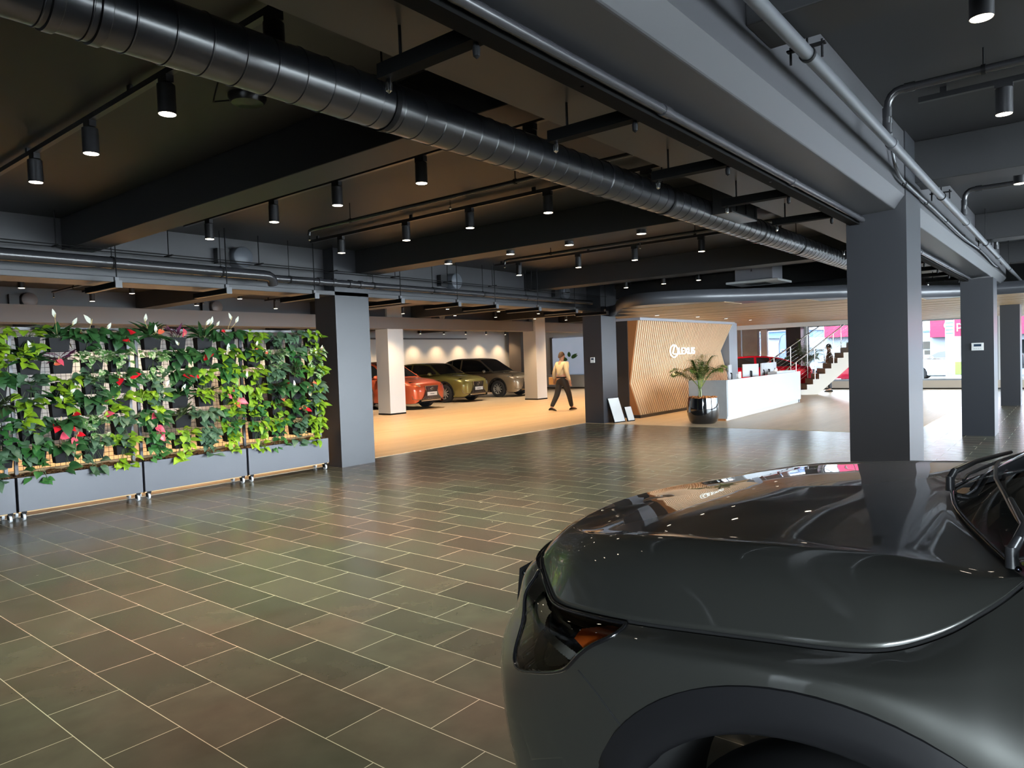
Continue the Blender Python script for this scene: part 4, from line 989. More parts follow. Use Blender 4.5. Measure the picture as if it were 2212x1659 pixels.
        mr.build('wing_mirror', pm, t, world=False, smooth=60)
        # arch trims and wheels
        for a in (ax1, ax2):
            am = MB(); rr = []
            for k in range(25):
                th = radians(-10+200*k/24)
                rr.append([(sd*xx, a+r*cos(th), wr_+r*sin(th)) for xx, r in ((W+.012, wr_+.115), (W+.022, wr_+.08), (W+.016, wr_+.045), (W-.12, wr_+.04))])
            am.grid(rr); am.build('wheel_arch_trim', black_trim if suv else pm, t, world=False, smooth=50)
            w = MB().lathe([(.22, .0), (wr_-.03, .0), (wr_, .03), (wr_, .19), (wr_-.03, .22), (.22, .22)], n=32, ax='x', cap=False).build('wheel', rubber, t, world=False, smooth=40, loc=(sd*(W-.01), a, wr_), rot=(0, 0, 0 if sd < 0 else pi))
            rm = MB().lathe([(.225, .01), (.232, .02), (.215, .05), (.215, .2)], n=28, ax='x', cap=False)
            for s in range(10):
                th = 2*pi*s/10; rm.bar((.035, .04*cos(th), .04*sin(th)), (.022, .222*cos(th+.13), .222*sin(th+.13)), .035, .02, up=(1, 0, 0))
            rm.cyl((.02, 0, 0), (.05, 0, 0), .05, n=16); rm.build('rim', rim_metal, w, world=False, smooth=40)
            MB().cyl((.09, 0, 0), (.1, 0, 0), .2, n=24).build('brake_disc', black_trim, w, world=False)
        # lamps
        hl = MB(); q = [(.50, .035, belt-.33), (.56, .02, belt-.24), (.70, .09, belt-.215), (.86, .36, belt-.165), (.885, .42, belt-.175), (.84, .27, belt-.25), (.70, .07, belt-.32)]
        hl.prism([(sd*x, y-.02, z) for x, y, z in q], (0, .05, 0)); hl.build('headlight', head_glass, t, world=False)
        fi = MB(); fi.prism([(sd*x, y, z) for x, y, z in ((.55, .0, .62), (.62, .02, .66), (.80, .13, .50), (.80, .13, .36), (.72, .06, .34))], (0, .05, 0)); fi.build('air_intake', black_trim, t, world=False)
        MB().tube([(sd*.52, -.02, .33), (sd*.7, .05, .33), (sd*.8, .13, .38), (sd*.81, .14, .47)], .014, 6).build('bumper_trim', chrome, t, world=False, smooth=60)
        tl = MB(); tl.prism([(sd*.5, L-.04, belt-.1), (sd*.82, L-.14, belt-.06), (sd*.84, L-.14, belt-.16), (sd*.5, L-.03, belt-.17)], (0, .05, 0)); tl.build('tail_light', MATS['flower_red'], t, world=False)
    if grille:
        gp_ = [(-.34, belt-.265), (.34, belt-.265), (.30, belt-.42), (.36, .46), (.50, .34), (-.50, .34), (-.36, .46), (-.30, belt-.42)]
        g = MB().prism([(x, -.022, z) for x, z in gp_], (0, .06, 0)).build('grille', black_trim, t, world=False)
        gm = MB()
        for k in range(15):
            x = -.42+.06*k; zt = belt-.28
            zb_ = .35
            gm.bar((x*.72, -.026, zt), (x*1.08, -.026, zb_), .006, .006)
        gm.build('grille_bars', chrome, g, world=False)
        fr = [(x, -.028, z) for x, z in gp_]+[(gp_[0][0], -.028, gp_[0][1])]
        MB().tube(fr, .011, 6).build('grille_surround', chrome, g, world=False)
        em = MB().tube([(.075*cos(2*pi*k/20), -.038, belt-.355+.052*sin(2*pi*k/20)) for k in range(21)], .007, 6); em.tube([(.0, -.038, belt-.32), (-.025, -.038, belt-.38), (.04, -.038, belt-.38)], .007, 6)
        em.build('emblem', chrome, g, world=False, smooth=60)
        p = MB().box(-.25, .25, -.055, -.04, .45, .57).build('number_plate', plate_white, t, world=False)
        MB().box(-.12, .10, -.058, -.055, .495, .52).build('plate_lettering', plate_text, p, world=False)
        MB().box(-.5, .5, -.005, .03, .27, .31).build('lower_lip', chrome, t, world=False, bevel=.004)
    return t
CG = 'cars parked along the white wall'
make_car('dark brown SUV mostly hidden behind the left white column', 'car', (13.55, 16.9, 0), radians(4), (.075, .035, .02), group=CG)
make_car('copper red SUV showing its big grille, right of the left white column', 'car', (16.8, 17.05, 0), radians(6), (.75, .13, .05), HT=1.64, group=CG)
make_car('olive green SUV parked between the copper red and the bronze grey cars', 'car', (20.35, 18.1, 0), radians(6), (.22, .19, .05), HT=1.54, L=4.5, group=CG)
make_car('bronze grey SUV parked furthest right along the white wall', 'car', (23.75, 18.3, 0), radians(6), (.27, .21, .14), HT=1.68, L=4.85, group=CG)
make_car('bright red car behind the reception desk monitors', 'car', (25.05, 11.95, 0), radians(206.8), (.75, .0, .02), HT=1.40, belt=.93, L=4.6, suv=False, grille=False)
# ------------------------------------------------------------------ slatted feature wall with its sign
slat_oak = M('slat_oak', (.72, .55, .36), .45)
panel_brown = M('panel_brown', (.30, .115, .035), .55)
t = thing('feature_wall', 'folded wall of thin oak slats behind the reception desk', 'feature wall', (18.4, 8.7, 0))
fx0, fx1 = 15.42, 21.42
def fold(x, z):
    """front of the slats: straight top and bottom, folded inwards along a rising crease"""
    f = (x-15.5)/(21.45-15.5); zcr = .86+.75*f; yc = 8.66+.14*f
    if z > zcr: return 8.40+(yc-8.40)*(2.40-z)/(2.40-zcr)
    return yc+(8.40-yc)*(zcr-z)/(zcr-.08)
def zcr(x): return .86+.75*(x-15.5)/(21.45-15.5)
core = MB()
for a, b in ((fx0, fx1),):
    n_ = 24; rows = []
    for i in range(n_+1):
        x = a+(b-a)*i/n_
        rows.append([(x, 9.06, .08), (x, 9.06, 2.40), (x, fold(x, 2.40)+.05, 2.40), (x, fold(x, zcr(x))+.05, zcr(x)), (x, fold(x, .08)+.05, .08)])
    core.loft(rows)
core.build('backing', panel_brown, t)
sl2 = MB(); n_ = 56
for i in range(n_):
    x = fx0+.05+(fx1-fx0-.1)*i/(n_-1); zc_ = zcr(x)
    pts = [(fold(x, 2.40), 2.40), (fold(x, zc_), zc_), (fold(x, .08), .08)]
    sl2.loft([[(x-.016, y+.02, z), (x+.016, y+.02, z), (x+.016, y+.051, z), (x-.016, y+.051, z)] for y, z in pts])
sl2.build('slats', slat_oak, t)
MB().box(fx0-.02, fx1, 8.42, 9.08, 0, .08).build('plinth', satin_black, t)
MB().box(fx0-.02, fx1+.02, 8.36, 9.08, 2.40, 2.465).build('head_trim', M('blue_grey_trim', (.28, .29, .33), .5), t)
MB().box(fx0-.03, fx0-.002, 8.72, 9.08, .08, 2.40).build('end_edge', satin_black, t)
sign_white = M('sign_white', (.9, .95, .95), .4, em=(.85, 1, .98), es=.55)
s = thing('wall_sign', 'white lettered sign with an oval emblem on the oak slats', 'sign', (18.2, 8.5, 1.62))
ys = fold(18.2, 1.62)-.055
el = MB()
def ell(cx, cz, a, b, y, r, n=32): el.tube([(cx+a*cos(2*pi*k/n), y, cz+b*sin(2*pi*k/n)) for k in range(n+1)], r, 6, cap=False)
ell(17.60, 1.625, .225, .165, ys, .020)
el.tube([(17.66, ys, 1.765), (17.60, ys, 1.71), (17.52, ys, 1.57), (17.60, ys, 1.545), (17.80, ys, 1.545)], .019, 6)
el.build('emblem', sign_white, s, smooth=60)
text_part('lettering', 'LEXUS', .27, sign_white, s, (17.86-18.2, ys-8.5, -.005), (pi/2, 0, 0), .015, sx=1.36)

# ------------------------------------------------------------------ reception desk and what stands on it
desk_white = M('desk_white', (.36, .39, .42), .35)
t = thing('reception_desk', 'long white reception desk with a grey end panel', 'desk', (18.4, 6.7, 0))
dA, dB = (15.36, 6.19), (21.5, 6.45)
MB().prism([(dA[0], dA[1], .10), (dB[0], dB[1], .10), (dB[0], dB[1]+.03, .10), (dA[0], dA[1]+.03, .10)], (0, 0, .82)).build('front_panel', desk_white, t, bevel=.003)
MB().prism([(dA[0]+.02, dA[1]+.05, .004), (dB[0]-.1, dB[1]+.05, .004), (dB[0]-.1, dB[1]+.09, .004), (dA[0]+.02, dA[1]+.09, .004)], (0, 0, .096)).build('toe_kick', M('desk_toe', (.33, .33, .34), .5), t)
MB().prism([(dA[0]-.03, dA[1]+.012, .05), (dA[0], dA[1]+.012, .05), (dA[0], dA[1]+.92, .05), (dA[0]-.03, dA[1]+.92, .05)], (0, 0, .87)).build('end_panel', grey_conc, t, bevel=.003)
MB().box(dA[0]-.026, dA[0], dA[1]+.05, dA[1]+.9, .004, .05).build('plinth', panel_brown, t)
MB().prism([(dA[0], dA[1]+.032, .72), (dB[0], dB[1]+.032, .72), (dB[0], dB[1]+.85, .72), (dA[0], dA[1]+.85, .72)], (0, 0, .03)).build('worktop', desk_white, t, bevel=.003)
MB().prism([(dB[0]-.03, dB[1]+.032, .004), (dB[0], dB[1]+.032, .004), (dB[0], dB[1]+.85, .004), (dB[0]-.03, dB[1]+.85, .004)], (0, 0, .716)).build('end_panel', desk_white, t)
MB().box(19.6, 21.2, 6.50, 6.75, .75, .965).build('upstand', desk_white, t, bevel=.004)
mon_back = M('monitor_back', (.30, .31, .33), .45)
screen_on = M('monitor_screen', (.02, .02, .02), .1, em=(.5, .62, .8), es=.6)
def monitor(x, y, rz, lab, w=.54, h=.34):
    t = thing('monitor', lab, 'monitor', (x, y, .75), rz, 'monitors on the reception desk')
    MB().box(-w/2, w/2, -.02, .012, .12, .12+h).build('casing', mon_back, t, world=False, bevel=.006)
    MB().box(-w/2+.012, w/2-.012, .012, .016, .135, .105+h).build('screen', screen_on, t, world=False)
    MB().box(-.10, .10, -.09, .09, 0, .012).box(-.02, .02, -.06, -.04, .012, .27).bar((0, -.05, .26), (0, -.015, .27), .035, .03).build('stand', black_metal, t, world=False)
    return t
monitor(17.15, 6.85, .25, 'first grey backed monitor from the left on the reception desk', .56, .36)
monitor(18.75, 6.92, -.5, 'second grey backed monitor from the left on the reception desk')
monitor(19.75, 6.95, .2, 'third grey backed monitor from the left on the reception desk')
monitor(20.35, 7.0, -.15, 'fourth monitor from the left, darkest of those on the desk', .6)
monitor(21.0, 7.05, .1, 'rightmost monitor on the reception desk', .5)
for i, (x, y) in enumerate(((17.55, 6.75), (20.2, 6.72))):
    t = thing('brochure_stand', 'white leaflet holder %s on the reception desk' % ('beside the first monitor' if i == 0 else 'near the right end'), 'leaflet holder', (x, y, .75), 0, 'leaflet holders')
    MB().prism([(x-.1, y, .75), (x+.1, y, .75), (x+.1, y+.05, .75), (x-.1, y+.05, .75)], (0, 0, .24)).build('holder', white_plastic, t)
    MB().box(x-.09, x+.09, y-.006, y, .80, 1.04).build('leaflet', plate_white, t)

# ------------------------------------------------------------------ palm in the black pot
gloss_pot = M('gloss_black_pot', (.004, .004, .005), .05, coat=1.)
palm_leaf = M('palm_leaf', (.08, .16, .03), .4, noise=((.25, .24, .05), 4., .45, .65))
palm_stem = M('palm_stem', (.16, .18, .06), .5)
chips = M('orange_wood_chips', (.62, .23, .06), .85, noise=((.3, .1, .03), 40., .4, .6), bump=(50., .8))
def palm(x, y, label, s=1., pot_r=.35, pot_h=.56, seed=3, mat=None, nf=20, fh=1.0, z=.004):
    r_ = random.Random(seed)
    t = thing('potted_palm', label, 'potted palm', (x, y, z))
    pr_ = [(.0, 0), (pot_r*.72, 0), (pot_r*.86, .05*s), (pot_r*.98, pot_h*.35), (pot_r*.99, pot_h*.55), (pot_r*.95, pot_h*.85), (pot_r*.93, pot_h), (pot_r*.86, pot_h), (pot_r*.86, pot_h*.9)]
    MB().lathe(pr_, (0, 0, 0), n=40, cap=False).build('pot', mat or gloss_pot, t, world=False, smooth=40)
    ch = MB()
    ch.grid([[(pot_r*.87*q/6*cos(2*pi*k/20), pot_r*.87*q/6*sin(2*pi*k/20), pot_h*.95+.02*r_.random()+.03*(1-q/6)) for k in range(21)] for q in range(7)])
    for i in range(150):
        a = r_.uniform(0, 2*pi); q = pot_r*.86*sqrt(r_.random()); p = Vector((q*cos(a), q*sin(a), pot_h*.97+.03)); d = Vector((r_.uniform(-1, 1), r_.uniform(-1, 1), r_.uniform(-.3, .5))).normalized()*.035*s
        ch.bar(p-d, p+d, .02*s, .008)
    c_ = ch.build('wood_chips', chips, t, world=False); c_['kind'] = 'stuff'
    tr = MB()
    bases = [Vector((r_.uniform(-.1, .1)*s, r_.uniform(-.1, .1)*s, pot_h)) for _ in range(4)]
    for b in bases: tr.tube([b, b+Vector((.01, .0, .12*s)), b+Vector((0, .01, .25*s))], [.016*s, .013*s, .01*s], 8)
    tr.build('stems', palm_stem, t, world=False, smooth=60)
    for i in range(nf):
        b = bases[i % 4]+Vector((0, 0, .2*s)); a = 2*pi*i/nf*2.4+r_.uniform(-.3, .3); el = r_.uniform(.8, 1.5); ln = r_.uniform(.6, 1.05)*fh*s
        pts = []
        for k in range(11):
            f = k/10; pts.append(b+Vector((cos(a)*cos(el)*ln*f, sin(a)*cos(el)*ln*f, sin(el)*ln*f-.40*ln*f*f*f*(1.3-el*.55))))
        fr = MB().tube(pts, [.006*s*(1-.7*k/10) for k in range(11)], 5)
        for k in range(3, 11):
            for f in (0, .5):
                if k == 10 and f: continue
                p = pts[k].lerp(pts[min(k+1, 10)], f); tg = (pts[min(k+1, 10)]-pts[k-1]).normalized(); sd = tg.cross(Vector((0, 0, 1))).normalized()
                for q in (-1, 1):
                    d = (sd*q*.8+tg*.75+Vector((0, 0, -.25))).normalized()
                    leaf(fr, p, d, Vector((0, 0, 1)), .27*s*(1-.5*abs((k-6)/6)), .04*s, .35, 'lance')
        fr.build('frond', palm_leaf, t, world=False, smooth=60)
    return t
palm(14.72, 6.5, 'potted palm in a glossy black pot in front of the slatted wall', seed=12)
palm(27.4, 8.0, 'tall green palm before the dark column by the far windows', 1.5, .3, .5, seed=5, nf=16, fh=.9)
palm(27.5, 16.1, 'striped palm in a tan basket seen between the two nearest walls', 1.3, .3, .6, seed=8, mat=tan_board)
palm(25.0, 8.05, 'small leafy plant at the foot of the staircase behind the desk', .75, .16, .25, seed=9, nf=10)

# ------------------------------------------------------------------ framed boards leaning on the dark column
def board(x, y, w, h, lean, rz, label, face):
    t = thing('framed_board', label, 'framed board', (x, y, .004), rz, 'framed boards on the floor')
    Rm = Matrix.Rotation(-lean, 3, 'X')
    MB().obox(Rm @ Vector((0, 0, h/2+.004)), (w, .025, h), Rm).build('frame', black_metal, t, world=False)
    MB().obox(Rm @ Vector((0, -.0145, h/2+.004)), (w-.03, .004, h-.03), Rm).build('sheet', face, t, world=False)
    ln_ = MB()
    for i in range(4): ln_.obox(Rm @ Vector((0, -.0172, h*.62-.05*i*h)), (w*(.3 if i else .36), .001, .008), Rm)
    ln_.build('print_lines', M('print_grey', (.45, .46, .48), .6) if 'print_grey' not in MATS else MATS['print_grey'], t, world=False)
    return t
sheet = M('paper_sheet', (.45, .48, .5), .5)
board(14.30, 8.36, .42, .60, .33, -.12, 'tall framed white board leaning on the dark column', sheet)
board(14.66, 8.26, .26, .36, .33, -.16, 'small framed board leaning beside the tall one', sheet)

# ------------------------------------------------------------------ wall controllers
lcd = M('lcd_dark', (.03, .05, .08), .15)
def controller(x, y, z, w, h, label):
    t = thing('wall_controller', label, 'wall controller', (x, y, z), 0, None)
    MB().box(x-.022, x-.001, y-w/2, y+w/2, z-h/2, z+h/2).build('casing', white_plastic, t, bevel=.004)
    MB().box(x-.024, x-.0215, y-w*.32, y+w*.30, z+h*.02, z+h*.34).build('display', lcd, t)
    bt = MB()
    for i in range(4): bt.box(x-.0245, x-.0215, y-w*.3+w*.17*i, y-w*.2+w*.17*i, z-h*.3, z-h*.18)
    bt.build('buttons', M('button_grey', (.6, .6, .58), .5) if 'button_grey' not in MATS else MATS['button_grey'], t)
controller(13.96, 8.83, 1.47, .115, .125, 'white thermostat on the dark column left of the slatted wall')
controller(14.04, 1.355, 1.49, .17, .125, 'white thermostat on the dark column right of the largest column')

# ------------------------------------------------------------------ staircase
stone = M('stair_stone', (.62, .58, .52), .6)
tread_m = M('tread_brown', (.09, .07, .055), .5)
run = Vector((.5, -.866, 0)); wid = Vector((.866, .5, 0)); S0 = Vector((25.2, 7.3, 0))
t = thing('staircase', 'pale stone staircase with steel handrails rising to the right', 'staircase', (25.2, 7.3, 0))
NS = 17; prof_ = []
for i in range(NS):
    prof_ += [(-.25+.2*i, .175*i+.004), (-.25+.2*i, .175*(i+1))]
prof_ += [(-.25+.2*NS, .175*NS), (-.25+.2*NS, .175*NS-.42), (.3, .004)]
MB().prism([S0+run*s_+Vector((0, 0, z_)) for s_, z_ in prof_], wid*1.05).build('flight', stone, t)
for i in range(NS):
    b = MB(); o = S0+run*(-.25+.2*i+.01)+Vector((0, 0, .175*(i+1)))+wid*.08
    b.prism([o, o+run*.21, o+run*.21+Vector((0, 0, .004)), o+Vector((0, 0, .004))], wid*.9); b.build('tread', tread_m, t)
def rail_at(off, s0, z0, s1, z1, nm):
    a = S0+run*s0+wid*off+Vector((0, 0, z0)); b = S0+run*s1+wid*off+Vector((0, 0, z1))
    MB().tube([a, b], .024, 12).build('handrail', chrome, t, smooth=60)
    for k in range(5):
        f = .12+.2*k; p = a.lerp(b, f); st_ = max(0, int((s0+(s1-s0)*f+.25)/.2)); zf = max(.004, .175*(st_+1))
        if p.z-zf < .2: continue
        MB().cyl((p.x, p.y, zf), p, .016, n=10).build('baluster', chrome, t, smooth=60)
    w_ = MB()
    for k in range(1, 6): w_.tube([a-Vector((0, 0, .14*k)), b-Vector((0, 0, .14*k))], .004, 6)
    w_.build('wires', chrome, t, smooth=60)
rail_at(.05, -.75, .84, 2.3, 3.2, 'near'); rail_at(1.02, -1.25, 1.05, 1.6, 3.0, 'far')

# ------------------------------------------------------------------ far showroom end: displays and counter
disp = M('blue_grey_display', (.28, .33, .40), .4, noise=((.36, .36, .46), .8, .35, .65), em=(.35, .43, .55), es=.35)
t = thing('display_sign', 'large pale blue display panel with green leaves at the far end', 'display', (30.5, 20.8, .6))
MB().box(30.52, 30.598, 19.5, 21.8, .70, 2.6).build('panel', disp, t)
MB().box(30.51, 30.598, 21.8, 21.95, .70, 2.65).build('dark_edge', satin_black, t)
lf = MB(); 
for p, d, L_ in (((30.51, 20.6, 1.55), (0, -.8, .35), .5), ((30.51, 20.85, 1.45), (0, .9, .25), .55), ((30.51, 20.7, 1.6), (0, .2, .9), .3)): leaf(lf, p, d, (-1, 0, 0), L_, .2, .05, 'oval')
lf.build('leaf_print', leaf_mats['mid'], t)
t = thing('white_counter', 'low white counter below the far blue display panel', 'counter', (29.9, 20.6, 0)); MB().box(29.6, 30.3, 19.2, 21.9, .08, .66).build('body', desk_white, t, bevel=.005); MB().box(29.65, 30.3, 19.25, 21.85, .004, .08).build('plinth', satin_black, t)
MB().box(29.55, 30.35, 19.15, 21.95, .66, .69).build('worktop', desk_white, t)
t = thing('display_screen', 'bright blue screen glimpsed past the dark column', 'display', (30.5, 17.5, 1.2)); MB().box(30.52, 30.598, 16.9, 18.4, 1.2, 2.3).build('panel', M('blue_screen', (.02, .05, .15), .2, em=(.12, .42, 1.0), es=1.3), t); MB().box(30.51, 30.598, 16.85, 16.9, 1.15, 2.35).build('frame', satin_black, t)
# dark service line along the white wall
t = thing('wall_air_unit', 'long dark rail fixed high on the white wall', 'wall rail', (20, 24.2, 2.7)); MB().box(13.0, 26.5, 24.2, 24.38, 2.66, 2.72).build('rail', M('dark_grey_rail', (.09, .09, .095), .5), t); MB().box(17.0, 17.6, 24.1, 24.38, 2.72, 2.86).build('box', satin_black, t)
# ------------------------------------------------------------------ people
skin = M('skin', (.62, .36, .25), .5); hair_m = M('hair_brown', (.07, .04, .022), .6)
def skinned(name, joints, edges, mat, parent, sub=2, root='pelvis'):
    names = list(joints); me = bpy.data.meshes.new(name)
    me.from_pydata([joints[n][0] for n in names], [(names.index(a), names.index(b)) for a, b in edges], [])
    o = bpy.data.objects.new(name, me); COL.objects.link(o)
    sk = o.modifiers.new('skin', 'SKIN'); sk.use_smooth_shade = True
    if not me.skin_vertices: me.attributes
    for i, n in enumerate(names):
        r = joints[n][1]; d = me.skin_vertices[0].data[i]; d.radius = r if isinstance(r, tuple) else (r, r); d.use_root = (n == root)
    sb_ = o.modifiers.new('sub', 'SUBSURF'); sb_.levels = sub; sb_.render_levels = sub
    dg = bpy.context.evaluated_depsgraph_get(); dg.update()
    nm = bpy.data.meshes.new_from_object(o.evaluated_get(dg)); nm.name = name; nm.materials.clear(); nm.materials.append(mat)
    nm.polygons.foreach_set('use_smooth', [True]*len(nm.polygons))
    bpy.data.objects.remove(o)
    o2 = bpy.data.objects.new(name, nm); COL.objects.link(o2); o2.parent = parent
    return o2
def person(label, loc, rz, J, shirt, trousers, sleeve=True):
    t = thing('person', label, 'person', loc, rz)
    E = [('pelvis', 'spine'), ('spine', 'chest'), ('chest', 'neckb'), ('neckb', 'neck'), ('neck', 'head'), ('head', 'crown')]
    body = {k: v for k, v in J.items()}
    for s in ('l', 'r'):
        E += [('chest', 'sh'+s), ('sh'+s, 'el'+s), ('el'+s, 'wr'+s), ('wr'+s, 'hd'+s), ('pelvis', 'hip'+s), ('hip'+s, 'kn'+s), ('kn'+s, 'an'+s), ('an'+s, 'toe'+s)]
        # hand: five separate fingers rooted in the palm
        w0 = Vector(J['wr'+s][0]); h0 = Vector(J['hd'+s][0]); d = (h0-w0).normalized(); f = Vector((1, 0, 0)); f = (f-f.dot(d)*d).normalized(); side = d.cross(f)
        for i, (q, ln) in enumerate(((.03, .07), (.01, .08), (-.01, .075), (-.03, .06))):
            a = h0+f*q+d*.01; body['f%d%s' % (i, s)] = (tuple(a+d*.02), .0095); body['g%d%s' % (i, s)] = (tuple(a+d*ln*.6+side*.01), .009); body['k%d%s' % (i, s)] = (tuple(a+d*ln+side*.025), .0075)
            E += [('hd'+s, 'f%d%s' % (i, s)), ('f%d%s' % (i, s), 'g%d%s' % (i, s)), ('g%d%s' % (i, s), 'k%d%s' % (i, s))]
        body['th'+s] = (tuple(w0+d*.035+f*.04), .011); body['tt'+s] = (tuple(w0+d*.075+f*.055), .009); E += [('wr'+s, 'th'+s), ('th'+s, 'tt'+s)]
    b = skinned('body', body, E, skin, t)
    def sub(keys, grow): return {k: (J[k][0], tuple(q+grow for q in J[k][1]) if isinstance(J[k][1], tuple) else J[k][1]+grow) for k in keys}
    sk = ['pelvis', 'spine', 'chest', 'neckb', 'shl', 'ell', 'wrl', 'shr', 'elr', 'wrr']
    js = sub(sk, .017); es = [('pelvis', 'spine'), ('spine', 'chest'), ('chest', 'neckb'), ('chest', 'shl'), ('shl', 'ell'), ('ell', 'wrl'), ('chest', 'shr'), ('shr', 'elr'), ('elr', 'wrr')]
    js['neckb'] = (js['neckb'][0], .075)
    js['pelvis'] = (tuple(Vector(J['pelvis'][0])+Vector((0, 0, .06))), js['pelvis'][1])
    skinned('shirt', js, es, shirt, t)
    J = dict(J, waist=((0, 0, 1.03), (.138, .112)))
    jt = sub(['waist', 'pelvis', 'hipl', 'knl', 'anl', 'hipr', 'knr', 'anr'], .018)
    skinned('trousers', jt, [('waist', 'pelvis'), ('pelvis', 'hipl'), ('hipl', 'knl'), ('knl', 'anl'), ('pelvis', 'hipr'), ('hipr', 'knr'), ('knr', 'anr')], trousers, t)
    wz = J['pelvis'][0][2]+.06
    MB().lathe([(.150, -.018), (.158, -.018), (.158, .018), (.150, .018)], (0, 0, 0), n=24, cap=False).build('belt', black_metal, t, world=False, smooth=40, loc=(J['pelvis'][0][0], J['pelvis'][0][1], wz))
    for s in ('l', 'r'):
        a, q = Vector(J['an'+s][0]), Vector(J['toe'+s][0]); d = q-a; d.z = 0; d.normalize(); sd = Vector((-d.y, d.x, 0)); sh = MB()
        drop = (q.z-a.z)
        rings = []
        for f, w_, h_ in ((-.09, .028, .05), (-.05, .042, .075), (.02, .044, .085), (.09, .047, .06), (.16, .04, .042), (.195, .02, .028)):
            c = a+d*f; base = a.z-.085 + (q.z-.03-(a.z-.085))*max(0, f)/.17
            rings.append([c+sd*(w_*cos(th))+Vector((0, 0, base-a.z+h_*.5+h_*.5*sin(th))) for th in [2*pi*k/10 for k in range(10)]])
        sh.loft(rings); sh.build('shoe', gloss_black, t, world=False, smooth=60)
    hp = Vector(J['head'][0]); cr = Vector(J['crown'][0])
    hr = MB(); rows = []
    for i in range(9):
        th = pi*.56*i/8; rows.append([hp.lerp(cr, .55)+Vector((-.016+.104*sin(th)*cos(ph), .09*sin(th)*sin(ph), .105*cos(th)-(.07*max(0, -cos(ph))*sin(th)**3))) for ph in [2*pi*k/18 for k in range(19)]])
    hr.grid(rows); hr.build('hair', hair_m, t, world=False, smooth=180)
    for sgn in (-1, 1): MB().sphere(tuple(hp+Vector((.0, .088*sgn, .015))), .03, 10, sc=(.7, .35, 1.1)).build('ear', skin, t, world=False, smooth=180)
    MB().sphere(tuple(hp+Vector((.098, 0, .005))), .02, 10, sc=(.9, .7, 1.3)).build('nose', skin, t, world=False, smooth=180)
    for sgn in (-1, 1): MB().sphere(tuple(hp+Vector((.083, .033*sgn, .035))), .012, 8).build('eye', white_plastic, t, world=False, smooth=180)
    MB().sphere(tuple(hp+Vector((.086, 0, -.045))), .02, 8, sc=(.5, 1.2, .3)).build('mouth', panel_brown, t, world=False, smooth=180)
    return t
JW = {'pelvis': ((0, 0, .92), (.135, .115)), 'spine': ((0, 0, 1.10), (.14, .11)), 'chest': ((.0, 0, 1.28), (.155, .115)), 'neckb': ((.0, 0, 1.43), .075), 'neck': ((.005, 0, 1.49), .055), 'head': ((.025, 0, 1.575), .088), 'crown': ((.02, 0, 1.665), .078),
 'shl': ((0, .175, 1.375), .062), 'ell': ((-.06, .255, 1.12), .047), 'wrl': ((-.02, .31, .92), .034), 'hdl': ((.0, .325, .85), .03), 'shr': ((0, -.175, 1.375), .062), 'elr': ((-.03, -.25, 1.11), .047), 'wrr': ((.05, -.265, .88), .034), 'hdr': ((.07, -.265, .80), .03),
 'hipl': ((-.01, .095, .86), .098), 'knl': ((-.10, .11, .48), .068), 'anl': ((-.34, .12, .12), .044), 'toel': ((-.18, .12, .03), .03), 'hipr': ((.01, -.095, .86), .098), 'knr': ((.17, -.10, .49), .068), 'anr': ((.27, -.10, .095), .044), 'toer': ((.43, -.10, .05), .03)}
person('person in a cream shirt and black trousers walking across the timber floor', (16.95, 11.8, .004), radians(-12), JW, M('cream_shirt', (.78, .66, .42), .7), M('black_trousers', (.012, .012, .014), .7))
t = thing('folder', 'tan folder carried in the left hand of the walking person', 'folder', (17.02, 12.12, .80))
Rz = Matrix.Rotation(radians(-12+70), 3, 'Z')
MB().obox((17.0, 12.14, .88), (.27, .02, .22), Matrix.Rotation(radians(-60), 3, 'Z')).build('cover', M('tan_folder', (.55, .27, .06), .5), t, bevel=.003)
MB().obox((17.0, 12.14, .88), (.262, .012, .23), Matrix.Rotation(radians(-60), 3, 'Z')).build('papers', plate_white, t)
JS = {k: (v[0], v[1]) for k, v in JW.items()}
for k, v in {'knl': (.0, .11, .48), 'anl': (-.02, .12, .09), 'toel': (.14, .12, .03), 'knr': (.02, -.10, .48), 'anr': (0, -.10, .09), 'toer': (.16, -.10, .03), 'hdl': (.03, .325, .85)}.items(): JS[k] = (v, JW[k][1])
person('person in a brown top standing behind the staircase handrail', (26.95, 7.07, .004), radians(100), JS, M('brown_top', (.20, .12, .06), .8), M('dark_trousers', (.03, .03, .035), .7))
# ------------------------------------------------------------------ outside the far glazing
struct('road', box(X1+.3, 130, -60, 80, -.25, -.15), M('asphalt', (.10, .105, .11), .8), 'street outside the far windows')
struct('path', box(X0-.3, X1+.3, -30, YF-.1, -.2, -.1), M('forecourt', (.52, .52, .51), .8), 'paved forecourt')
struct('pavement', box(X1+.2, 33.5, -20, 30, -.15, -.05), M('pavement_grey', (.3, .3, .3), .8), 'pavement outside the far windows')
struct('path', box(X0-20, X0-.3, -30, 20, -.2, -.1), MATS['forecourt'], 'paved forecourt at the side')
b_blue = M('shop_blue', (.10, .18, .30), .6); b_red = M('shop_red', (.55, .012, .06), .5); b_pale = M('shop_pale', (.30, .34, .38), .6); sign_w = M('shop_sign_white', (.8, .8, .8), .5)
flag_m = M('flag_blue', (.18, .23, .42), .6)
t = thing('building', 'blue rental shop across the street behind the flags', 'building', (64, 20, -.15))
MB().box(62, 72, 17.5, 26, -.15, 3.2).build('wall', b_blue, t); MB().box(61.8, 72.2, 17.3, 26.2, 3.2, 3.35).build('roof', b_pale, t)
for y in (18.2, 20.4, 22.6): w_ = MB().box(61.95, 62.05, y, y+1.7, .2, 1.1).build('window', dark_glass, t)
MB().box(61.9, 62, 18, 24.5, 2.35, 2.5).build('fascia_line', sign_w, t)
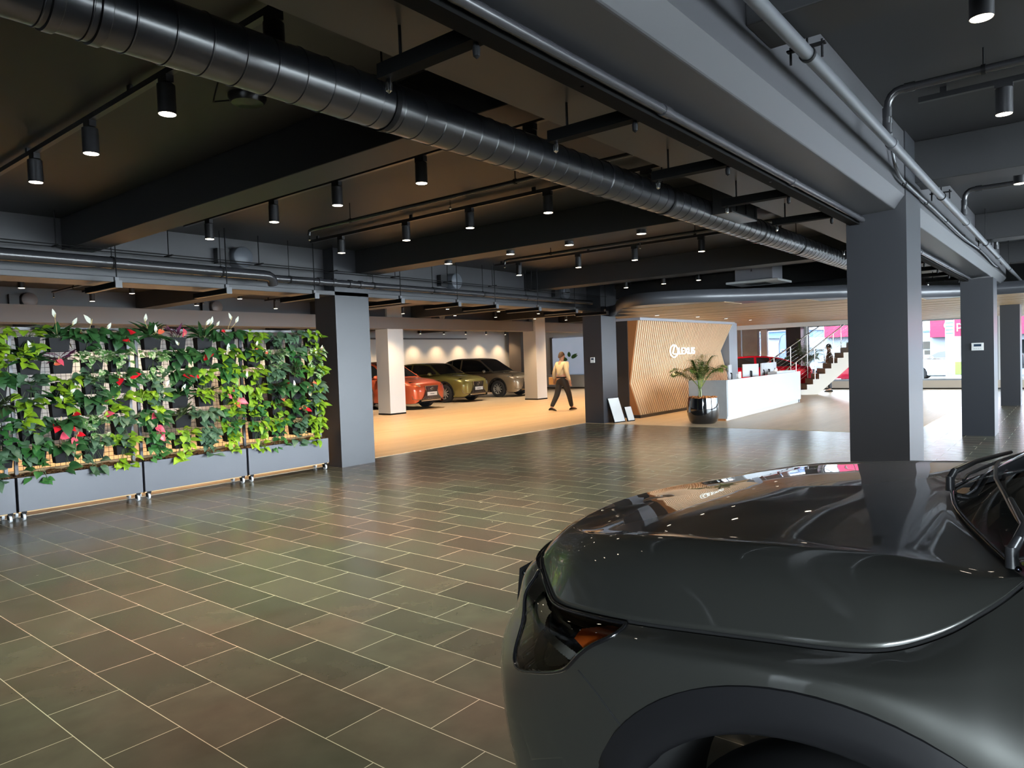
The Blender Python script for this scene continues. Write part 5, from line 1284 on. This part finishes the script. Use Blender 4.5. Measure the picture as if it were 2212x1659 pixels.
text_part('lettering', 'Rental.Ca', 1.15, sign_w, t, (61.9-64, 22.4-20, 1.80), (pi/2, 0, -pi/2), .03, sx=1.0)
t = thing('building', 'red fronted shop across the street with white letters', 'building', (48, 5.5, -.15))
MB().box(46, 56, -6, 6.8, -.15, 2.05).build('wall', b_pale, t); MB().box(45.4, 56, -6, 6.6, 2.0, 3.6).build('red_fascia', b_red, t)
for y in (1.0, 3.6): 
    w_ = MB().box(45.95, 46.02, y, y+2.2, .2, 1.7).build('window', dark_glass, t); MB().box(45.9, 45.95, y+.4, y+1.3, .6, 1.2).box(45.9, 45.95, y+1.0, y+1.05, .2, 1.7).build('window_bars', sign_w, w_)
text_part('lettering', 'C', .62, sign_w, t, (45.38-48, 5.95-5.5, 2.60+.15), (pi/2, 0, -pi/2), .03); text_part('lettering', 'p', .62, sign_w, t, (45.38-48, 5.36-5.5, 2.60+.15), (pi/2, 0, -pi/2), .03)
t = thing('building', 'second red fronted shop seen between the staircase rails', 'building', (48, 12, -.15)); MB().box(46, 56, 9.6, 14.2, -.15, 2.3).build('wall', b_pale, t); MB().box(45.4, 56, 9.9, 12.2, 2.25, 3.4).build('red_fascia', b_red, t)
for i, (x, y0, y1, h) in enumerate(((75, 28, 60, 3.2), (80, -30, -8, 4.5), (85, 8, 18, 3.0), (36.5, 14.5, 22, 2.3))):
    t = thing('building', ('low pale building far behind the blue shop', 'low pale building far to the right', 'low pale building beyond the red shops', 'grey shed outside the leftmost far window')[i], 'building', (x, (y0+y1)/2, -.15))
    MB().box(x, x+8, y0, y1, -.15, h).build('wall', b_pale, t); MB().box(x-.2, x+8.2, y0-.2, y1+.2, h, h+.15).build('roof', b_blue, t)
    wn = MB()
    for k in range(4): wn.box(x-.04, x, y0+1+k*(y1-y0-2)/4, y0+1.8+k*(y1-y0-2)/4, .9, 1.7)
    wn.build('windows', dark_glass, t)
def flag(x, y, h, lab, txt):
    t = thing('feather_flag', lab, 'flag', (x, y, -.1), 0, 'blue feather flags outside')
    pole = [(x, y, -.1+h*.92*f) for f in (0, .25, .5, .75)] + [(x, y, h*.80), (x, y-.06, h*.92), (x, y-.2, h*.985), (x, y-.42, h)]
    MB().tube(pole, .018, 8).build('pole', pipe_grey, t, smooth=60)
    rows = []
    for k in range(13):
        f = k/12; z = .45+(h-.45)*f; w_ = .55+.08*sin(f*3); off = .0 if f < .8 else -.42*((f-.8)/.2)**2
        rows.append([(x+.012*sin(8*f+q), y+off*.9-(w_+off*1.0)*q, z-.02*q) for q in (0, .33, .66, 1)])
    MB().grid(rows).build('banner', flag_m, t, smooth=60, solid=.004)
    text_part('lettering', txt, .42, sign_w, t, (-.03, -.06, 1.65), (pi/2, 0, -pi/2), .003)
    MB().lathe([(.0, 0), (.25, 0), (.25, .04), (.02, .06)], (x, y, -.1), n=20).build('base', black_metal, t)
flag(34, 12.25, 2.25, 'pale blue feather flag at left behind the red car', 'n')
flag(34, 11.15, 2.35, 'pale blue feather flag at right near the dark column', 'o')
t = thing('sign_pylon', 'tall narrow white sign pylon outside the far window', 'sign', (38, 4.7, -.15))
MB().box(37.9, 38.1, 4.56, 4.9, -.15, 2.85).build('panel', sign_w, t); MB().box(37.88, 37.9, 4.6, 4.86, .1, 1.9).build('print', b_pale, t)
bars = MB()
for i in range(5): bars.box(37.87, 37.9, 4.58, 4.88, 2.05+.16*i, 2.10+.16*i)
bars.build('dark_bands', b_blue, t)
t = thing('poster_stand', 'white poster stand with a green panel outside the far window', 'poster stand', (36, 4.05, -.1)); MB().box(36, 36.06, 3.7, 4.4, -.05, 1.9).build('board', sign_w, t); MB().box(35.98, 36, 3.8, 4.3, .25, .8).build('green_panel', M('poster_green', (.30, .55, .10), .5), t); MB().box(35.98, 36, 3.72, 3.9, 1.35, 1.7).build('green_mark', M('poster_mint', (.1, .6, .25), .5), t)
make_car('white car parked on the street outside the far window', 'car', (40.5, 7.2, -.15), radians(180), (.62, .64, .68), HT=1.5, suv=False, grille=False)
make_car('red car on the forecourt beyond the staircase', 'car', (31.6, 7.3, -.05), radians(-90), (.72, .01, .06), HT=1.45, suv=False, grille=False)
make_car('silver blue car on the street behind the staircase', 'car', (38.5, 11.4, -.15), radians(170), (.30, .34, .42), HT=1.45, suv=False, grille=False)
for i, (y, z, w_, h) in enumerate(((4.42, 1.55, .22, .28), (4.40, 1.30, .18, .16))):
    t = thing('window_notice', '%s paper notice taped inside the far window' % ('larger upper', 'smaller lower')[i], 'notice', (X1-.04, y-.1, z)); MB().box(X1-.045, X1-.035, y-.1-w_/2, y-.1+w_/2, z-h/2, z+h/2).build('sheet', sheet, t); MB().box(X1-.048, X1-.045, y-.1-w_*.3, y-.1+w_*.3, z+h*.2, z+h*.24).build('print', MATS['print_grey'], t)
